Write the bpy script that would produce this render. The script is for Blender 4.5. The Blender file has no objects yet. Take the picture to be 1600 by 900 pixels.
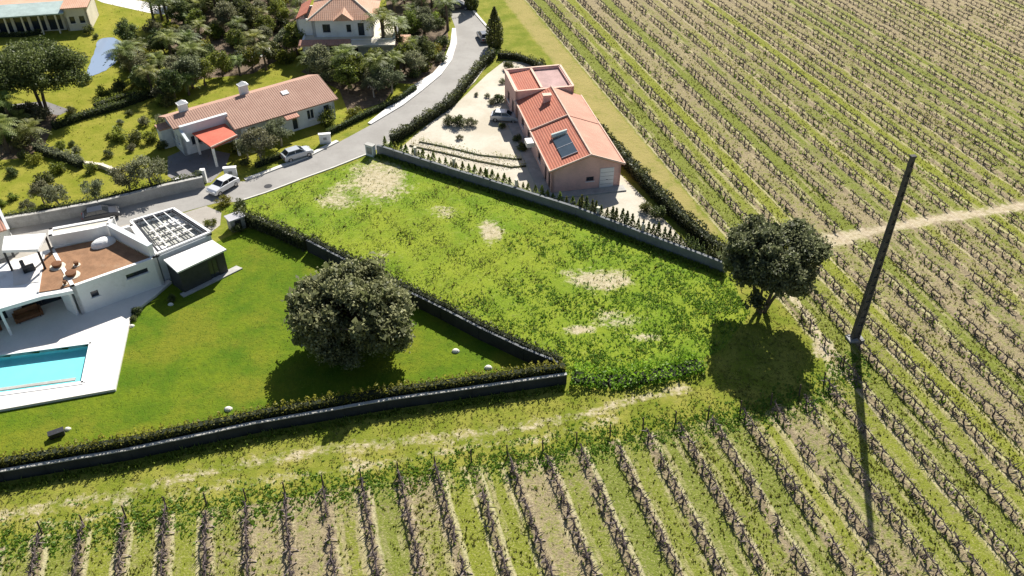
import bpy, math, random
import numpy as np
R = math.radians
random.seed(7); rng = np.random.default_rng(7)
scene = bpy.context.scene
col = scene.collection

# ------------------------------------------------------------------ camera
CAM_H = 45.0; TILT = R(37.8); FPX = 1320.0
cd = bpy.data.cameras.new('camera'); cam = bpy.data.objects.new('camera', cd); col.objects.link(cam)
cam.location = (0, 0, CAM_H); cam.rotation_euler = (R(90) - TILT, 0, 0)
cd.sensor_width = 36.0; cd.lens = 36.0 * FPX / 1600.0; cd.clip_end = 6000; cd.clip_start = 0.5
scene.camera = cam
# ------------------------------------------------------------------ sky + sun
SUN_EL = R(40.0); SUN_AZ = math.atan2(0.25, 0.968)
w = bpy.data.worlds.new('World'); scene.world = w; w.use_nodes = True
nt = w.node_tree; bg = nt.nodes['Background']
sky = nt.nodes.new('ShaderNodeTexSky'); sky.sky_type = 'NISHITA'; sky.sun_disc = False
sky.sun_elevation = SUN_EL; sky.sun_rotation = SUN_AZ
nt.links.new(sky.outputs[0], bg.inputs[0]); bg.inputs[1].default_value = 0.055
sl = bpy.data.lights.new('sun', 'SUN'); sl.energy = 5.0; sl.angle = R(0.45); sl.color = (1.0, 0.955, 0.88)
so = bpy.data.objects.new('sun', sl); col.objects.link(so)
so.location = (20, 80, 90); so.rotation_euler = (R(90) - SUN_EL, 0, math.pi - SUN_AZ)
# ------------------------------------------------------------------ view
vs = scene.view_settings
vs.view_transform = 'Standard'; vs.look = 'None'; vs.gamma = 1.0; vs.use_curve_mapping = False
vs.exposure = 0.78
scene.render.engine = 'CYCLES'; scene.render.resolution_x = 1024; scene.render.resolution_y = 576

# ------------------------------------------------------------------ survey helpers (photo position -> point on the flat ground)
def G(px, py, z=0.0):
    x = (px - 800) / FPX; y = -(py - 450) / FPX
    d = (x, math.cos(TILT) + y * math.sin(TILT), -math.sin(TILT) + y * math.cos(TILT))
    t = (z - CAM_H) / d[2]
    return (d[0] * t, d[1] * t)
def proj(x, y, z):
    zr = z - CAM_H
    zf = y * math.cos(TILT) - zr * math.sin(TILT); yu = y * math.sin(TILT) + zr * math.cos(TILT)
    return 800 + FPX * x / zf, 450 - FPX * yu / zf
ROW_AZ = R(15.55); RN = (math.cos(ROW_AZ), math.sin(ROW_AZ)); RD = (-math.sin(ROW_AZ), math.cos(ROW_AZ))
ROW_SP = 2.5; ROW_OFF = 0.15
SUNSH = (-0.25, -0.968)

# ------------------------------------------------------------------ materials
MATS = {}
def new_mat(name):
    m = bpy.data.materials.new(name); m.use_nodes = True; t = m.node_tree
    for n in list(t.nodes): t.nodes.remove(n)
    o = t.nodes.new('ShaderNodeOutputMaterial'); MATS[name] = m
    return m, t, o
def N(t, kind, **kw):
    n = t.nodes.new(kind)
    for k, v in kw.items(): setattr(n, k, v)
    return n
def lk(t, a, b): t.links.new(a, b)
def noise(t, vec, scale, detail=4.0, rough=0.6):
    n = N(t, 'ShaderNodeTexNoise'); n.inputs['Scale'].default_value = scale
    n.inputs['Detail'].default_value = detail; n.inputs['Roughness'].default_value = rough
    if vec is not None: lk(t, vec, n.inputs['Vector'])
    return n.outputs['Fac']
def math_(t, op, a, b=None, c=None, clamp=False):
    n = N(t, 'ShaderNodeMath', operation=op); n.use_clamp = clamp
    for i, v in enumerate((a, b, c)):
        if v is None: continue
        if isinstance(v, (int, float)): n.inputs[i].default_value = v
        else: lk(t, v, n.inputs[i])
    return n.outputs[0]
def mixc(t, f, a, b, blend='MIX'):
    n = N(t, 'ShaderNodeMix', data_type='RGBA', blend_type=blend)
    def put(s, v):
        if isinstance(v, (int, float)): s.default_value = v
        elif isinstance(v, tuple): s.default_value = (v[0], v[1], v[2], 1)
        else: lk(t, v, s)
    put(n.inputs[0], f); put(n.inputs[6], a); put(n.inputs[7], b)
    return n.outputs[2]
def ramp(t, f, lo, hi):
    n = N(t, 'ShaderNodeMapRange', interpolation_type='SMOOTHSTEP'); n.inputs[1].default_value = lo; n.inputs[2].default_value = hi
    lk(t, f, n.inputs[0]); return n.outputs[0]
def bsdf(t, o, color, rough=0.8, bump=None, bstr=0.3, bdist=0.05, spec=0.3, metal=0.0):
    p = N(t, 'ShaderNodeBsdfPrincipled')
    if isinstance(color, tuple): p.inputs['Base Color'].default_value = (*color, 1)
    else: lk(t, color, p.inputs['Base Color'])
    if isinstance(rough, (int, float)): p.inputs['Roughness'].default_value = rough
    else: lk(t, rough, p.inputs['Roughness'])
    p.inputs['Specular IOR Level'].default_value = spec; p.inputs['Metallic'].default_value = metal
    if bump is not None:
        b = N(t, 'ShaderNodeBump'); b.inputs['Strength'].default_value = bstr; b.inputs['Distance'].default_value = bdist
        lk(t, bump, b.inputs['Height']); lk(t, b.outputs[0], p.inputs['Normal'])
    if o is not None: lk(t, p.outputs[0], o.inputs[0])
    return p
def pos(t): return N(t, 'ShaderNodeNewGeometry').outputs['Position']
def objco(t): return N(t, 'ShaderNodeTexCoord').outputs['Object']

def plain(name, c, rough=0.75, var=0.18, scale=1.2, spec=0.3, metal=0.0, dirt=None, bump=0.15):
    """painted / mineral surface with blotchy wear"""
    m, t, o = new_mat(name); v = pos(t)
    n1 = noise(t, v, scale, 5); n2 = noise(t, v, scale * 9, 3)
    f = math_(t, 'ADD', math_(t, 'MULTIPLY', n1, 0.65), math_(t, 'MULTIPLY', n2, 0.35))
    lo = tuple(x * (1 - var) for x in c); hi = tuple(min(0.9, x * (1 + var)) for x in c)
    cc = mixc(t, ramp(t, f, 0.3, 0.7), lo, hi)
    if dirt: cc = mixc(t, math_(t, 'MULTIPLY', ramp(t, noise(t, v, scale * 0.6, 6, 0.7), 0.52, 0.72), 0.6), cc, dirt)
    bsdf(t, o, cc, rough, n2, bump, 0.02, spec, metal)
    return m
def leafmat(name, dark, light, trans=0.35, rough=0.55, hue=0.12):
    m, t, o = new_mat(name)
    a = N(t, 'ShaderNodeAttribute', attribute_name='var').outputs['Fac']
    oi = N(t, 'ShaderNodeObjectInfo').outputs['Random']
    c = mixc(t, a, dark, light)
    hs = N(t, 'ShaderNodeHueSaturation'); lk(t, c, hs.inputs['Color'])
    lk(t, math_(t, 'ADD', 0.5 - hue * 0.25, math_(t, 'MULTIPLY', oi, hue * 0.5)), hs.inputs['Hue'])
    lk(t, math_(t, 'ADD', 0.8, math_(t, 'MULTIPLY', math_(t, 'FRACT', math_(t, 'MULTIPLY', oi, 7.3)), 0.4)), hs.inputs['Value'])
    p = bsdf(t, None, hs.outputs[0], rough, spec=0.35)
    tr = N(t, 'ShaderNodeBsdfTranslucent'); lk(t, hs.outputs[0], tr.inputs[0])
    mx = N(t, 'ShaderNodeMixShader'); mx.inputs[0].default_value = trans
    lk(t, p.outputs[0], mx.inputs[1]); lk(t, tr.outputs[0], mx.inputs[2]); lk(t, mx.outputs[0], o.inputs[0])
    return m

plain('white_render', (0.80, 0.79, 0.77), 0.8, 0.05, 0.7, dirt=(0.55, 0.53, 0.48))
plain('cream_render', (0.66, 0.60, 0.48), 0.8, 0.1, 0.7, dirt=(0.5, 0.45, 0.36))
plain('blue_white_render', (0.62, 0.66, 0.68), 0.8, 0.08, 0.6, dirt=(0.48, 0.5, 0.5))
plain('pink_render', (0.72, 0.46, 0.40), 0.85, 0.14, 0.6, dirt=(0.52, 0.34, 0.30))
plain('dark_cladding', (0.045, 0.047, 0.05), 0.6, 0.25, 2.0)
plain('dark_metal', (0.05, 0.05, 0.055), 0.45, 0.2, 3.0, metal=0.4)
plain('concrete', (0.30, 0.30, 0.29), 0.9, 0.2, 1.0, dirt=(0.2, 0.19, 0.17))
plain('pale_concrete', (0.42, 0.41, 0.38), 0.9, 0.2, 1.0, dirt=(0.28, 0.26, 0.23))
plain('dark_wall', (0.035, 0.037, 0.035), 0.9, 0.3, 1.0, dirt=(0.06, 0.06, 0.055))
plain('slate_wall', (0.17, 0.18, 0.185), 0.9, 0.2, 1.0, dirt=(0.11, 0.11, 0.11))
plain('pole_concrete', (0.085, 0.08, 0.078), 0.9, 0.3, 1.4, dirt=(0.15, 0.14, 0.13))
plain('terrace_stone', (0.72, 0.69, 0.65), 0.7, 0.05, 0.5, dirt=(0.6, 0.56, 0.5))
plain('kerb_stone', (0.62, 0.60, 0.54), 0.85, 0.1, 1.5)
plain('pale_post', (0.62, 0.58, 0.46), 0.85, 0.12, 2.0)
plain('deck_gravel', (0.28, 0.155, 0.085), 0.95, 0.25, 1.1, dirt=(0.36, 0.24, 0.15), bump=0.5)
plain('roof_gravel', (0.42, 0.42, 0.38), 0.95, 0.4, 3.0, bump=0.5)
plain('flat_roof_mauve', (0.42, 0.28, 0.26), 0.9, 0.18, 0.9)
plain('flat_roof_grey', (0.42, 0.41, 0.43), 0.9, 0.15, 0.9)
plain('red_roof_felt', (0.55, 0.13, 0.08), 0.8, 0.2, 0.6)
plain('pot_clay', (0.16, 0.07, 0.03), 0.8, 0.2, 3)
plain('bark', (0.10, 0.075, 0.055), 0.95, 0.35, 4, bump=0.7)
plain('pale_bark', (0.34, 0.29, 0.24), 0.95, 0.3, 4, bump=0.7)
plain('vine_wood', (0.11, 0.085, 0.08), 0.95, 0.4, 3, bump=0.6)
plain('stone_white', (0.7, 0.68, 0.6), 0.9, 0.15, 3)
plain('brown_soil', (0.14, 0.10, 0.065), 0.95, 0.4, 2)
plain('teal_roof', (0.34, 0.42, 0.40), 0.7, 0.2, 0.8)
plain('tank', (0.60, 0.68, 0.62), 0.4, 0.08, 2)
plain('tyre', (0.02, 0.02, 0.02), 0.85, 0.2, 5)
plain('rim', (0.45, 0.45, 0.46), 0.35, 0.1, 5, metal=0.8)
plain('lamp_glass', (0.7, 0.7, 0.68), 0.2, 0.05, 5)
plain('tail_red', (0.35, 0.02, 0.02), 0.3, 0.1, 5)
for nm, c in (('car_white', (0.75, 0.75, 0.76)), ('car_silver', (0.48, 0.50, 0.53)), ('car_black', (0.03, 0.032, 0.04)), ('car_grey', (0.12, 0.13, 0.15))):
    m, t, o = new_mat(nm); p = bsdf(t, o, c, 0.3, spec=0.5, metal=0.25); p.inputs['Coat Weight'].default_value = 0.8; p.inputs['Coat Roughness'].default_value = 0.06
def glass(name, c):
    m, t, o = new_mat(name); v = pos(t)
    bsdf(t, o, mixc(t, noise(t, v, 2.0, 2), tuple(x * 0.6 for x in c), c), 0.08, spec=0.6)
glass('window_glass', (0.035, 0.045, 0.06)); glass('car_glass', (0.02, 0.024, 0.03)); glass('solar_glass', (0.05, 0.075, 0.10))

def tiles(name, c1, c2, old):
    m, t, o = new_mat(name); v = objco(t)
    n1 = noise(t, v, 0.5, 5, 0.7); n2 = noise(t, v, 7, 3)
    c = mixc(t, ramp(t, n1, 0.3, 0.7), c1, c2); c = mixc(t, math_(t, 'MULTIPLY', ramp(t, n2, 0.45, 0.7), 0.5), c, old)
    s = N(t, 'ShaderNodeSeparateXYZ'); lk(t, v, s.inputs[0])
    wv = math_(t, 'SINE', math_(t, 'MULTIPLY', s.outputs[0], 2 * math.pi / 0.26))
    wy = math_(t, 'FRACT', math_(t, 'MULTIPLY', s.outputs[1], 1 / 0.38))
    h = math_(t, 'ADD', math_(t, 'MULTIPLY', wv, 0.5), wy)
    bsdf(t, o, c, 0.85, h, 0.6, 0.05)
tiles('tile_brown', (0.40, 0.235, 0.175), (0.48, 0.30, 0.225), (0.30, 0.20, 0.15))
tiles('tile_red', (0.49, 0.165, 0.10), (0.40, 0.13, 0.085), (0.52, 0.27, 0.19))
tiles('tile_pink', (0.49, 0.25, 0.18), (0.57, 0.32, 0.23), (0.40, 0.20, 0.15))
tiles('tile_orange', (0.60, 0.36, 0.25), (0.52, 0.28, 0.18), (0.64, 0.46, 0.36))
plain('tile_cap', (0.66, 0.47, 0.37), 0.85, 0.15, 2)

leafmat('leaf_oak', (0.10, 0.115, 0.042), (0.50, 0.50, 0.27), 0.5, hue=0)
leafmat('leaf_holm', (0.075, 0.092, 0.038), (0.44, 0.46, 0.25), 0.48, hue=0)
leafmat('leaf_olive', (0.09, 0.10, 0.05), (0.32, 0.33, 0.18), 0.45)
leafmat('leaf_shrub', (0.065, 0.095, 0.02), (0.32, 0.36, 0.06), 0.48)
leafmat('leaf_dark', (0.038, 0.055, 0.02), (0.19, 0.22, 0.065), 0.42)
leafmat('leaf_pine', (0.045, 0.07, 0.022), (0.22, 0.26, 0.08), 0.42, hue=0.03)
leafmat('leaf_yellow', (0.12, 0.15, 0.02), (0.28, 0.27, 0.03), 0.35)
leafmat('leaf_palm', (0.065, 0.095, 0.022), (0.36, 0.40, 0.10), 0.45)
leafmat('leaf_hedge', (0.028, 0.036, 0.016), (0.13, 0.145, 0.04), 0.25, hue=0)
leafmat('leaf_tips', (0.035, 0.05, 0.014), (0.44, 0.42, 0.06), 0.48, hue=0)
leafmat('leaf_weed', (0.12, 0.19, 0.02), (0.23, 0.29, 0.055), 0.6, hue=0)
leafmat('leaf_lush', (0.10, 0.215, 0.012), (0.22, 0.36, 0.032), 0.5, hue=0)
leafmat('leaf_grass', (0.15, 0.17, 0.02), (0.34, 0.32, 0.08), 0.5, hue=0)
leafmat('leaf_dry', (0.20, 0.17, 0.06), (0.36, 0.30, 0.13), 0.3, hue=0)

# water
def water(name, tint, refl=0.9, wave=0.6, painted_sky=None):
    m, t, o = new_mat(name); v = pos(t)
    b = N(t, 'ShaderNodeBump'); b.inputs['Strength'].default_value = wave; b.inputs['Distance'].default_value = 0.03
    lk(t, noise(t, v, 2.6, 3), b.inputs['Height'])
    tr = N(t, 'ShaderNodeBsdfTransparent'); tr.inputs[0].default_value = (*tint, 1)
    gl = N(t, 'ShaderNodeBsdfGlossy'); gl.inputs['Roughness'].default_value = 0.05; lk(t, b.outputs[0], gl.inputs['Normal'])
    fr = N(t, 'ShaderNodeLayerWeight'); lk(t, b.outputs[0], fr.inputs['Normal'])
    mx = N(t, 'ShaderNodeMixShader'); lk(t, math_(t, 'MULTIPLY', math_(t, 'ADD', 0.025, math_(t, 'MULTIPLY', math_(t, 'POWER', fr.outputs['Facing'], 5.0), 0.95)), refl), mx.inputs[0])
    if painted_sky:
        df = N(t, 'ShaderNodeBsdfDiffuse'); df.inputs[0].default_value = (*painted_sky, 1); lk(t, df.outputs[0], mx.inputs[1])  # flat diffuse blue stands in for the sky mirrored on the pond
    else: lk(t, tr.outputs[0], mx.inputs[1])
    lk(t, gl.outputs[0], mx.inputs[2]); lk(t, mx.outputs[0], o.inputs[0])
water('pool_water', (0.90, 0.995, 1.0), 0.8, 0.25); water('pond_water', (0.5, 0.6, 0.7), 1.0, 0.3, painted_sky=(0.25, 0.32, 0.43))
plain('pool_tile', (0.24, 0.70, 0.72), 0.5, 0.06, 0.8)

def asphalt():
    m, t, o = new_mat('asphalt'); v = pos(t)
    n1 = noise(t, v, 0.25, 6, 0.7); n2 = noise(t, v, 9, 3); n3 = noise(t, v, 1.3, 5)
    c = mixc(t, ramp(t, n1, 0.3, 0.7), (0.27, 0.255, 0.235), (0.34, 0.325, 0.30))
    c = mixc(t, math_(t, 'MULTIPLY', ramp(t, n3, 0.55, 0.75), 0.45), c, (0.24, 0.22, 0.20))
    c = mixc(t, math_(t, 'MULTIPLY', ramp(t, n2, 0.5, 0.8), 0.3), c, (0.42, 0.40, 0.37))
    bsdf(t, o, c, 0.9, n2, 0.3, 0.01)
asphalt()
def gravel(name, a, b, c3):
    m, t, o = new_mat(name); v = pos(t)
    n1 = noise(t, v, 0.22, 6, 0.7); n2 = noise(t, v, 5, 4, 0.75)
    c = mixc(t, ramp(t, n1, 0.35, 0.65), a, b); c = mixc(t, math_(t, 'MULTIPLY', ramp(t, n2, 0.5, 0.75), 0.6), c, c3)
    bsdf(t, o, c, 0.95, n2, 0.5, 0.03)
gravel('yard_gravel', (0.47, 0.42, 0.33), (0.56, 0.52, 0.43), (0.38, 0.33, 0.24))
gravel('forecourt_paving', (0.34, 0.31, 0.27), (0.42, 0.39, 0.34), (0.27, 0.24, 0.21))
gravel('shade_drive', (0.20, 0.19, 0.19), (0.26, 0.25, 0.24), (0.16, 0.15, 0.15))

# ground: zone colours from attributes, rows from position
def ground_mat():
    m, t, o = new_mat('earth_and_grass'); v = pos(t)
    def sep(name):
        a = N(t, 'ShaderNodeAttribute', attribute_name=name); s = N(t, 'ShaderNodeSeparateColor'); lk(t, a.outputs['Color'], s.inputs[0])
        return s.outputs[0], s.outputs[1], s.outputs[2]
    vine, plot, lawn = sep('zone_a'); bare, garden, dry = sep('zone_b')
    big = noise(t, v, 0.06, 5, 0.6); mid = noise(t, v, 0.35, 6, 0.65); fine = noise(t, v, 2.2, 5, 0.7); grit = noise(t, v, 9.0, 3, 0.7)
    def soft(a, amt=0.5, lo=0.35, hi=0.65):   # ragged edge of a zone
        return ramp(t, math_(t, 'ADD', a, math_(t, 'MULTIPLY', math_(t, 'SUBTRACT', math_(t, 'ADD', math_(t, 'MULTIPLY', mid, 0.5), math_(t, 'MULTIPLY', fine, 0.5)), 0.5), amt * 2.2)), lo, hi)
    SOIL = (0.37, 0.30, 0.18); SOIL2 = (0.235, 0.19, 0.115); STRAW = (0.36, 0.31, 0.15)
    # rough headland grass
    base = mixc(t, ramp(t, mid, 0.35, 0.65), (0.155, 0.19, 0.02), (0.275, 0.265, 0.05))
    base = mixc(t, math_(t, 'MULTIPLY', ramp(t, fine, 0.45, 0.75), 0.55), base, (0.10, 0.135, 0.018))
    base = mixc(t, math_(t, 'MULTIPLY', ramp(t, grit, 0.55, 0.8), 0.45), base, STRAW)
    base = mixc(t, math_(t, 'MULTIPLY', soft(dry), 0.75), base, (0.36, 0.29, 0.12))
    # vineyard
    s = N(t, 'ShaderNodeSeparateXYZ'); lk(t, v, s.inputs[0])
    u = math_(t, 'ADD', math_(t, 'MULTIPLY', s.outputs[0], RN[0]), math_(t, 'MULTIPLY', s.outputs[1], RN[1]))
    u = math_(t, 'DIVIDE', math_(t, 'SUBTRACT', u, ROW_OFF), ROW_SP)
    u = math_(t, 'ADD', u, math_(t, 'MULTIPLY', math_(t, 'SUBTRACT', mid, 0.5), 0.22))
    fl = math_(t, 'FLOOR', u); fr = math_(t, 'FRACT', u)
    dist = math_(t, 'MULTIPLY', math_(t, 'ABSOLUTE', math_(t, 'SUBTRACT', fr, 0.5)), 2.0)    # 1 at the vine line, 0 mid alley
    wn = N(t, 'ShaderNodeTexWhiteNoise', noise_dimensions='1D'); lk(t, fl, wn.inputs['W'])
    rnd = wn.outputs['Value']
    wn2 = N(t, 'ShaderNodeTexWhiteNoise', noise_dimensions='1D'); lk(t, math_(t, 'ADD', fl, 91.0), wn2.inputs['W'])
    vpx = N(t, 'ShaderNodeCombineXYZ'); lk(t, fl, vpx.inputs[2])
    va = N(t, 'ShaderNodeVectorMath', operation='ADD'); lk(t, v, va.inputs[0])
    vm = N(t, 'ShaderNodeVectorMath', operation='SCALE'); lk(t, vpx.outputs[0], vm.inputs[0]); vm.inputs['Scale'].default_value = 13.7
    lk(t, vm.outputs[0], va.inputs[1])
    patch = noise(t, va.outputs[0], 0.12, 5, 0.65)     # green / bare stretches, different in each alley
    green = math_(t, 'ADD', math_(t, 'ADD', math_(t, 'MULTIPLY', rnd, 0.42), math_(t, 'MULTIPLY', patch, 0.75)), math_(t, 'ADD', math_(t, 'MULTIPLY', math_(t, 'SUBTRACT', fine, 0.5), 1.1), math_(t, 'MULTIPLY', math_(t, 'SUBTRACT', grit, 0.5), 0.8)))
    green = math_(t, 'ADD', green, 0.185)
    green = math_(t, 'ADD', green, math_(t, 'MULTIPLY', math_(t, 'SUBTRACT', big, 0.5), 0.55))
    # browner towards the far right corner, where the ground was worked
    far = N(t, 'ShaderNodeMapRange'); far.inputs[1].default_value = 88; far.inputs[2].default_value = 128
    lk(t, math_(t, 'ADD', math_(t, 'MULTIPLY', s.outputs[0], 0.45), math_(t, 'MULTIPLY', s.outputs[1], 0.75)), far.inputs[0])
    green = math_(t, 'SUBTRACT', green, math_(t, 'MULTIPLY', far.outputs[0], 0.28))
    green = math_(t, 'SUBTRACT', green, math_(t, 'MULTIPLY', ramp(t, dist, 0.45, 0.95), 0.38))
    gf = ramp(t, green, 0.44, 0.74)
    soilc = mixc(t, ramp(t, fine, 0.3, 0.7), SOIL2, SOIL); soilc = mixc(t, math_(t, 'MULTIPLY', ramp(t, grit, 0.5, 0.8), 0.5), soilc, (0.54, 0.46, 0.33))
    gcol = mixc(t, wn2.outputs['Value'], (0.15, 0.185, 0.028), (0.20, 0.225, 0.022)); gcol = mixc(t, math_(t, 'MULTIPLY', ramp(t, grit, 0.45, 0.75), 0.5), gcol, (0.30, 0.27, 0.12))
    vcol = mixc(t, gf, soilc, gcol)
    # pale ridge of thrown-up soil along one side of each row, wheel marks in the alley
    rd = math_(t, 'SUBTRACT', 1.0, ramp(t, math_(t, 'ABSOLUTE', math_(t, 'SUBTRACT', fr, 0.17)), 0.02, 0.09))
    rd = math_(t, 'MULTIPLY', rd, ramp(t, math_(t, 'ADD', fine, math_(t, 'MULTIPLY', math_(t, 'SUBTRACT', rnd, 0.5), 0.25)), 0.36, 0.58))
    vcol = mixc(t, math_(t, 'MULTIPLY', rd, 0.7), vcol, (0.54, 0.475, 0.30))
    rd2 = math_(t, 'SUBTRACT', 1.0, ramp(t, math_(t, 'ABSOLUTE', math_(t, 'SUBTRACT', fr, 0.80)), 0.015, 0.07))
    rd2 = math_(t, 'MULTIPLY', rd2, ramp(t, math_(t, 'ADD', mid, math_(t, 'MULTIPLY', math_(t, 'SUBTRACT', wn2.outputs['Value'], 0.5), 0.5)), 0.45, 0.65))
    vcol = mixc(t, math_(t, 'MULTIPLY', rd2, 0.7), vcol, (0.52, 0.45, 0.28))
    wm = math_(t, 'SUBTRACT', 1.0, ramp(t, math_(t, 'ABSOLUTE', math_(t, 'SUBTRACT', math_(t, 'ABSOLUTE', math_(t, 'SUBTRACT', fr, 0.52)), 0.2)), 0.03, 0.10))
    wm = math_(t, 'MULTIPLY', wm, ramp(t, math_(t, 'ADD', patch, math_(t, 'MULTIPLY', grit, 0.3)), 0.62, 0.78))
    vcol = mixc(t, math_(t, 'MULTIPLY', wm, 0.6), vcol, (0.42, 0.35, 0.21))
    dk = math_(t, 'MULTIPLY', ramp(t, dist, 0.72, 0.92), ramp(t, math_(t, 'ADD', math_(t, 'MULTIPLY', fine, 0.6), math_(t, 'MULTIPLY', grit, 0.4)), 0.40, 0.60))
    vcol = mixc(t, math_(t, 'MULTIPLY', dk, 0.75), vcol, (0.16, 0.12, 0.095))
    clod = noise(t, v, 6.5, 4, 0.8)
    vcol = mixc(t, math_(t, 'MULTIPLY', ramp(t, clod, 0.52, 0.64), 0.65), vcol, (0.085, 0.09, 0.03))
    vcol = mixc(t, math_(t, 'MULTIPLY', ramp(t, clod, 0.46, 0.34), 0.65), vcol, (0.46, 0.395, 0.22))
    c = mixc(t, soft(vine, 0.35), base, vcol)
    # weedy building plot
    pc = mixc(t, ramp(t, mid, 0.35, 0.65), (0.135, 0.22, 0.018), (0.215, 0.28, 0.028))
    pc = mixc(t, math_(t, 'MULTIPLY', ramp(t, big, 0.4, 0.6), 0.5), pc, (0.25, 0.28, 0.03))
    pc = mixc(t, math_(t, 'MULTIPLY', ramp(t, fine, 0.5, 0.8), 0.4), pc, (0.40, 0.38, 0.16))
    c = mixc(t, soft(plot, 0.2), c, pc)
    # mown lawn
    lc = mixc(t, ramp(t, mid, 0.3, 0.7), (0.075, 0.145, 0.010), (0.15, 0.20, 0.014))
    lc = mixc(t, math_(t, 'MULTIPLY', ramp(t, noise(t, v, 0.16, 5, 0.6), 0.45, 0.65), 0.7), lc, (0.20, 0.20, 0.022))
    lc = mixc(t, math_(t, 'MULTIPLY', ramp(t, fine, 0.42, 0.7), 0.5), lc, (0.075, 0.12, 0.014))
    c = mixc(t, ramp(t, lawn, 0.4, 0.6), c, lc)
    gc = mixc(t, ramp(t, mid, 0.3, 0.7), (0.18, 0.205, 0.02), (0.29, 0.27, 0.045))
    gc = mixc(t, math_(t, 'MULTIPLY', ramp(t, fine, 0.5, 0.8), 0.4), gc, (0.10, 0.125, 0.02))
    c = mixc(t, soft(garden, 0.15), c, gc)
    bc = mixc(t, ramp(t, fine, 0.3, 0.7), (0.40, 0.32, 0.20), (0.58, 0.50, 0.37))
    bf = soft(bare, 0.8, 0.34, 0.70)
    c = mixc(t, math_(t, 'MULTIPLY', bf, 0.85), c, bc)
    h = math_(t, 'ADD', math_(t, 'MULTIPLY', fine, 0.7), math_(t, 'MULTIPLY', grit, 0.5))
    bsdf(t, o, c, 0.95, h, 0.75, 0.16, spec=0.05)
    return m
ground_mat()

# ------------------------------------------------------------------ mesh helpers
def tag(o, label=None, cat=None, group=None, kind=None):
    if label: o['label'] = label
    if cat: o['category'] = cat
    if group: o['group'] = group
    if kind: o['kind'] = kind
    return o
def root(name, label, cat, loc=(0, 0, 0), rz=0.0, group=None):
    o = bpy.data.objects.new(name, None); col.objects.link(o); o.location = loc; o.rotation_euler = (0, 0, rz)
    o.empty_display_size = 0.3
    return tag(o, label, cat, group)
class MB:
    def __init__(s): s.v = []; s.f = []; s.m = []; s.mats = []
    def mi(s, mat):
        if mat not in s.mats: s.mats.append(mat)
        return s.mats.index(mat)
    def add(s, vs_, fs, mat):
        k = len(s.v); i = s.mi(mat); s.v += [tuple(p) for p in vs_]
        for f in fs: s.f.append(tuple(k + a for a in f)); s.m.append(i)
    def box(s, x0, x1, y0, y1, z0, z1, mat):
        s.add([(x0, y0, z0), (x1, y0, z0), (x1, y1, z0), (x0, y1, z0), (x0, y0, z1), (x1, y0, z1), (x1, y1, z1), (x0, y1, z1)],
              [(0, 3, 2, 1), (4, 5, 6, 7), (0, 1, 5, 4), (1, 2, 6, 5), (2, 3, 7, 6), (3, 0, 4, 7)], mat)
    def prism(s, poly, z0, z1, mat, z1s=None):
        n = len(poly); a = sum(poly[i][0] * poly[(i + 1) % n][1] - poly[(i + 1) % n][0] * poly[i][1] for i in range(n))
        if a < 0: poly = poly[::-1]; z1s = z1s[::-1] if z1s else None
        tops = z1s or [z1] * n
        s.add([(p[0], p[1], z0) for p in poly] + [(p[0], p[1], tops[i]) for i, p in enumerate(poly)],
              [tuple(range(n))[::-1], tuple(range(n, 2 * n))] + [(i, (i + 1) % n, n + (i + 1) % n, n + i) for i in range(n)], mat)
    def wallseg(s, a, b, th, z0, z1, mat, z1b=None):
        dx, dy = b[0] - a[0], b[1] - a[1]; l = math.hypot(dx, dy); nx, ny = -dy / l * th / 2, dx / l * th / 2
        zb = z1 if z1b is None else z1b
        s.prism([(a[0] - nx, a[1] - ny), (b[0] - nx, b[1] - ny), (b[0] + nx, b[1] + ny), (a[0] + nx, a[1] + ny)], z0, z1, mat, [z1, zb, zb, z1])
    def tube(s, pts, rad, n, mat, cap=True):
        k = len(s.v); i = s.mi(mat); P = [np.array(p, float) for p in pts]
        for j, p in enumerate(P):
            d = P[min(j + 1, len(P) - 1)] - P[max(j - 1, 0)]; d /= (np.linalg.norm(d) + 1e-9)
            a = np.cross(d, (0, 0, 1.0)) if abs(d[2]) < 0.95 else np.cross(d, (1.0, 0, 0)); a /= np.linalg.norm(a); b = np.cross(d, a)
            for q in range(n):
                an = 2 * math.pi * q / n; s.v.append(tuple(p + (a * math.cos(an) + b * math.sin(an)) * rad[j]))
        for j in range(len(P) - 1):
            for q in range(n):
                s.f.append((k + j * n + q, k + j * n + (q + 1) % n, k + (j + 1) * n + (q + 1) % n, k + (j + 1) * n + q)); s.m.append(i)
        if cap:
            s.f.append(tuple(k + q for q in range(n))[::-1]); s.m.append(i)
            s.f.append(tuple(k + (len(P) - 1) * n + q for q in range(n))); s.m.append(i)
    def build(s, name, parent=None, smooth=False, bevel=0.0):
        me = bpy.data.meshes.new(name); me.from_pydata(s.v, [], s.f)
        for m in s.mats: me.materials.append(MATS[m])
        me.polygons.foreach_set('material_index', s.m)
        if smooth: me.polygons.foreach_set('use_smooth', [True] * len(s.f))
        me.update(); o = bpy.data.objects.new(name, me); col.objects.link(o)
        if parent: o.parent = parent
        if bevel:
            b = o.modifiers.new('bevel', 'BEVEL'); b.width = bevel; b.segments = 2; b.limit_method = 'ANGLE'
        return o
def mk(name, mat, parent, fn, **kw):
    b = MB(); fn(b, mat); return b.build(name, parent, **kw)
def box(name, parent, mat, x0, x1, y0, y1, z0, z1, **kw):
    b = MB(); b.box(x0, x1, y0, y1, z0, z1, mat); return b.build(name, parent, **kw)
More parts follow.
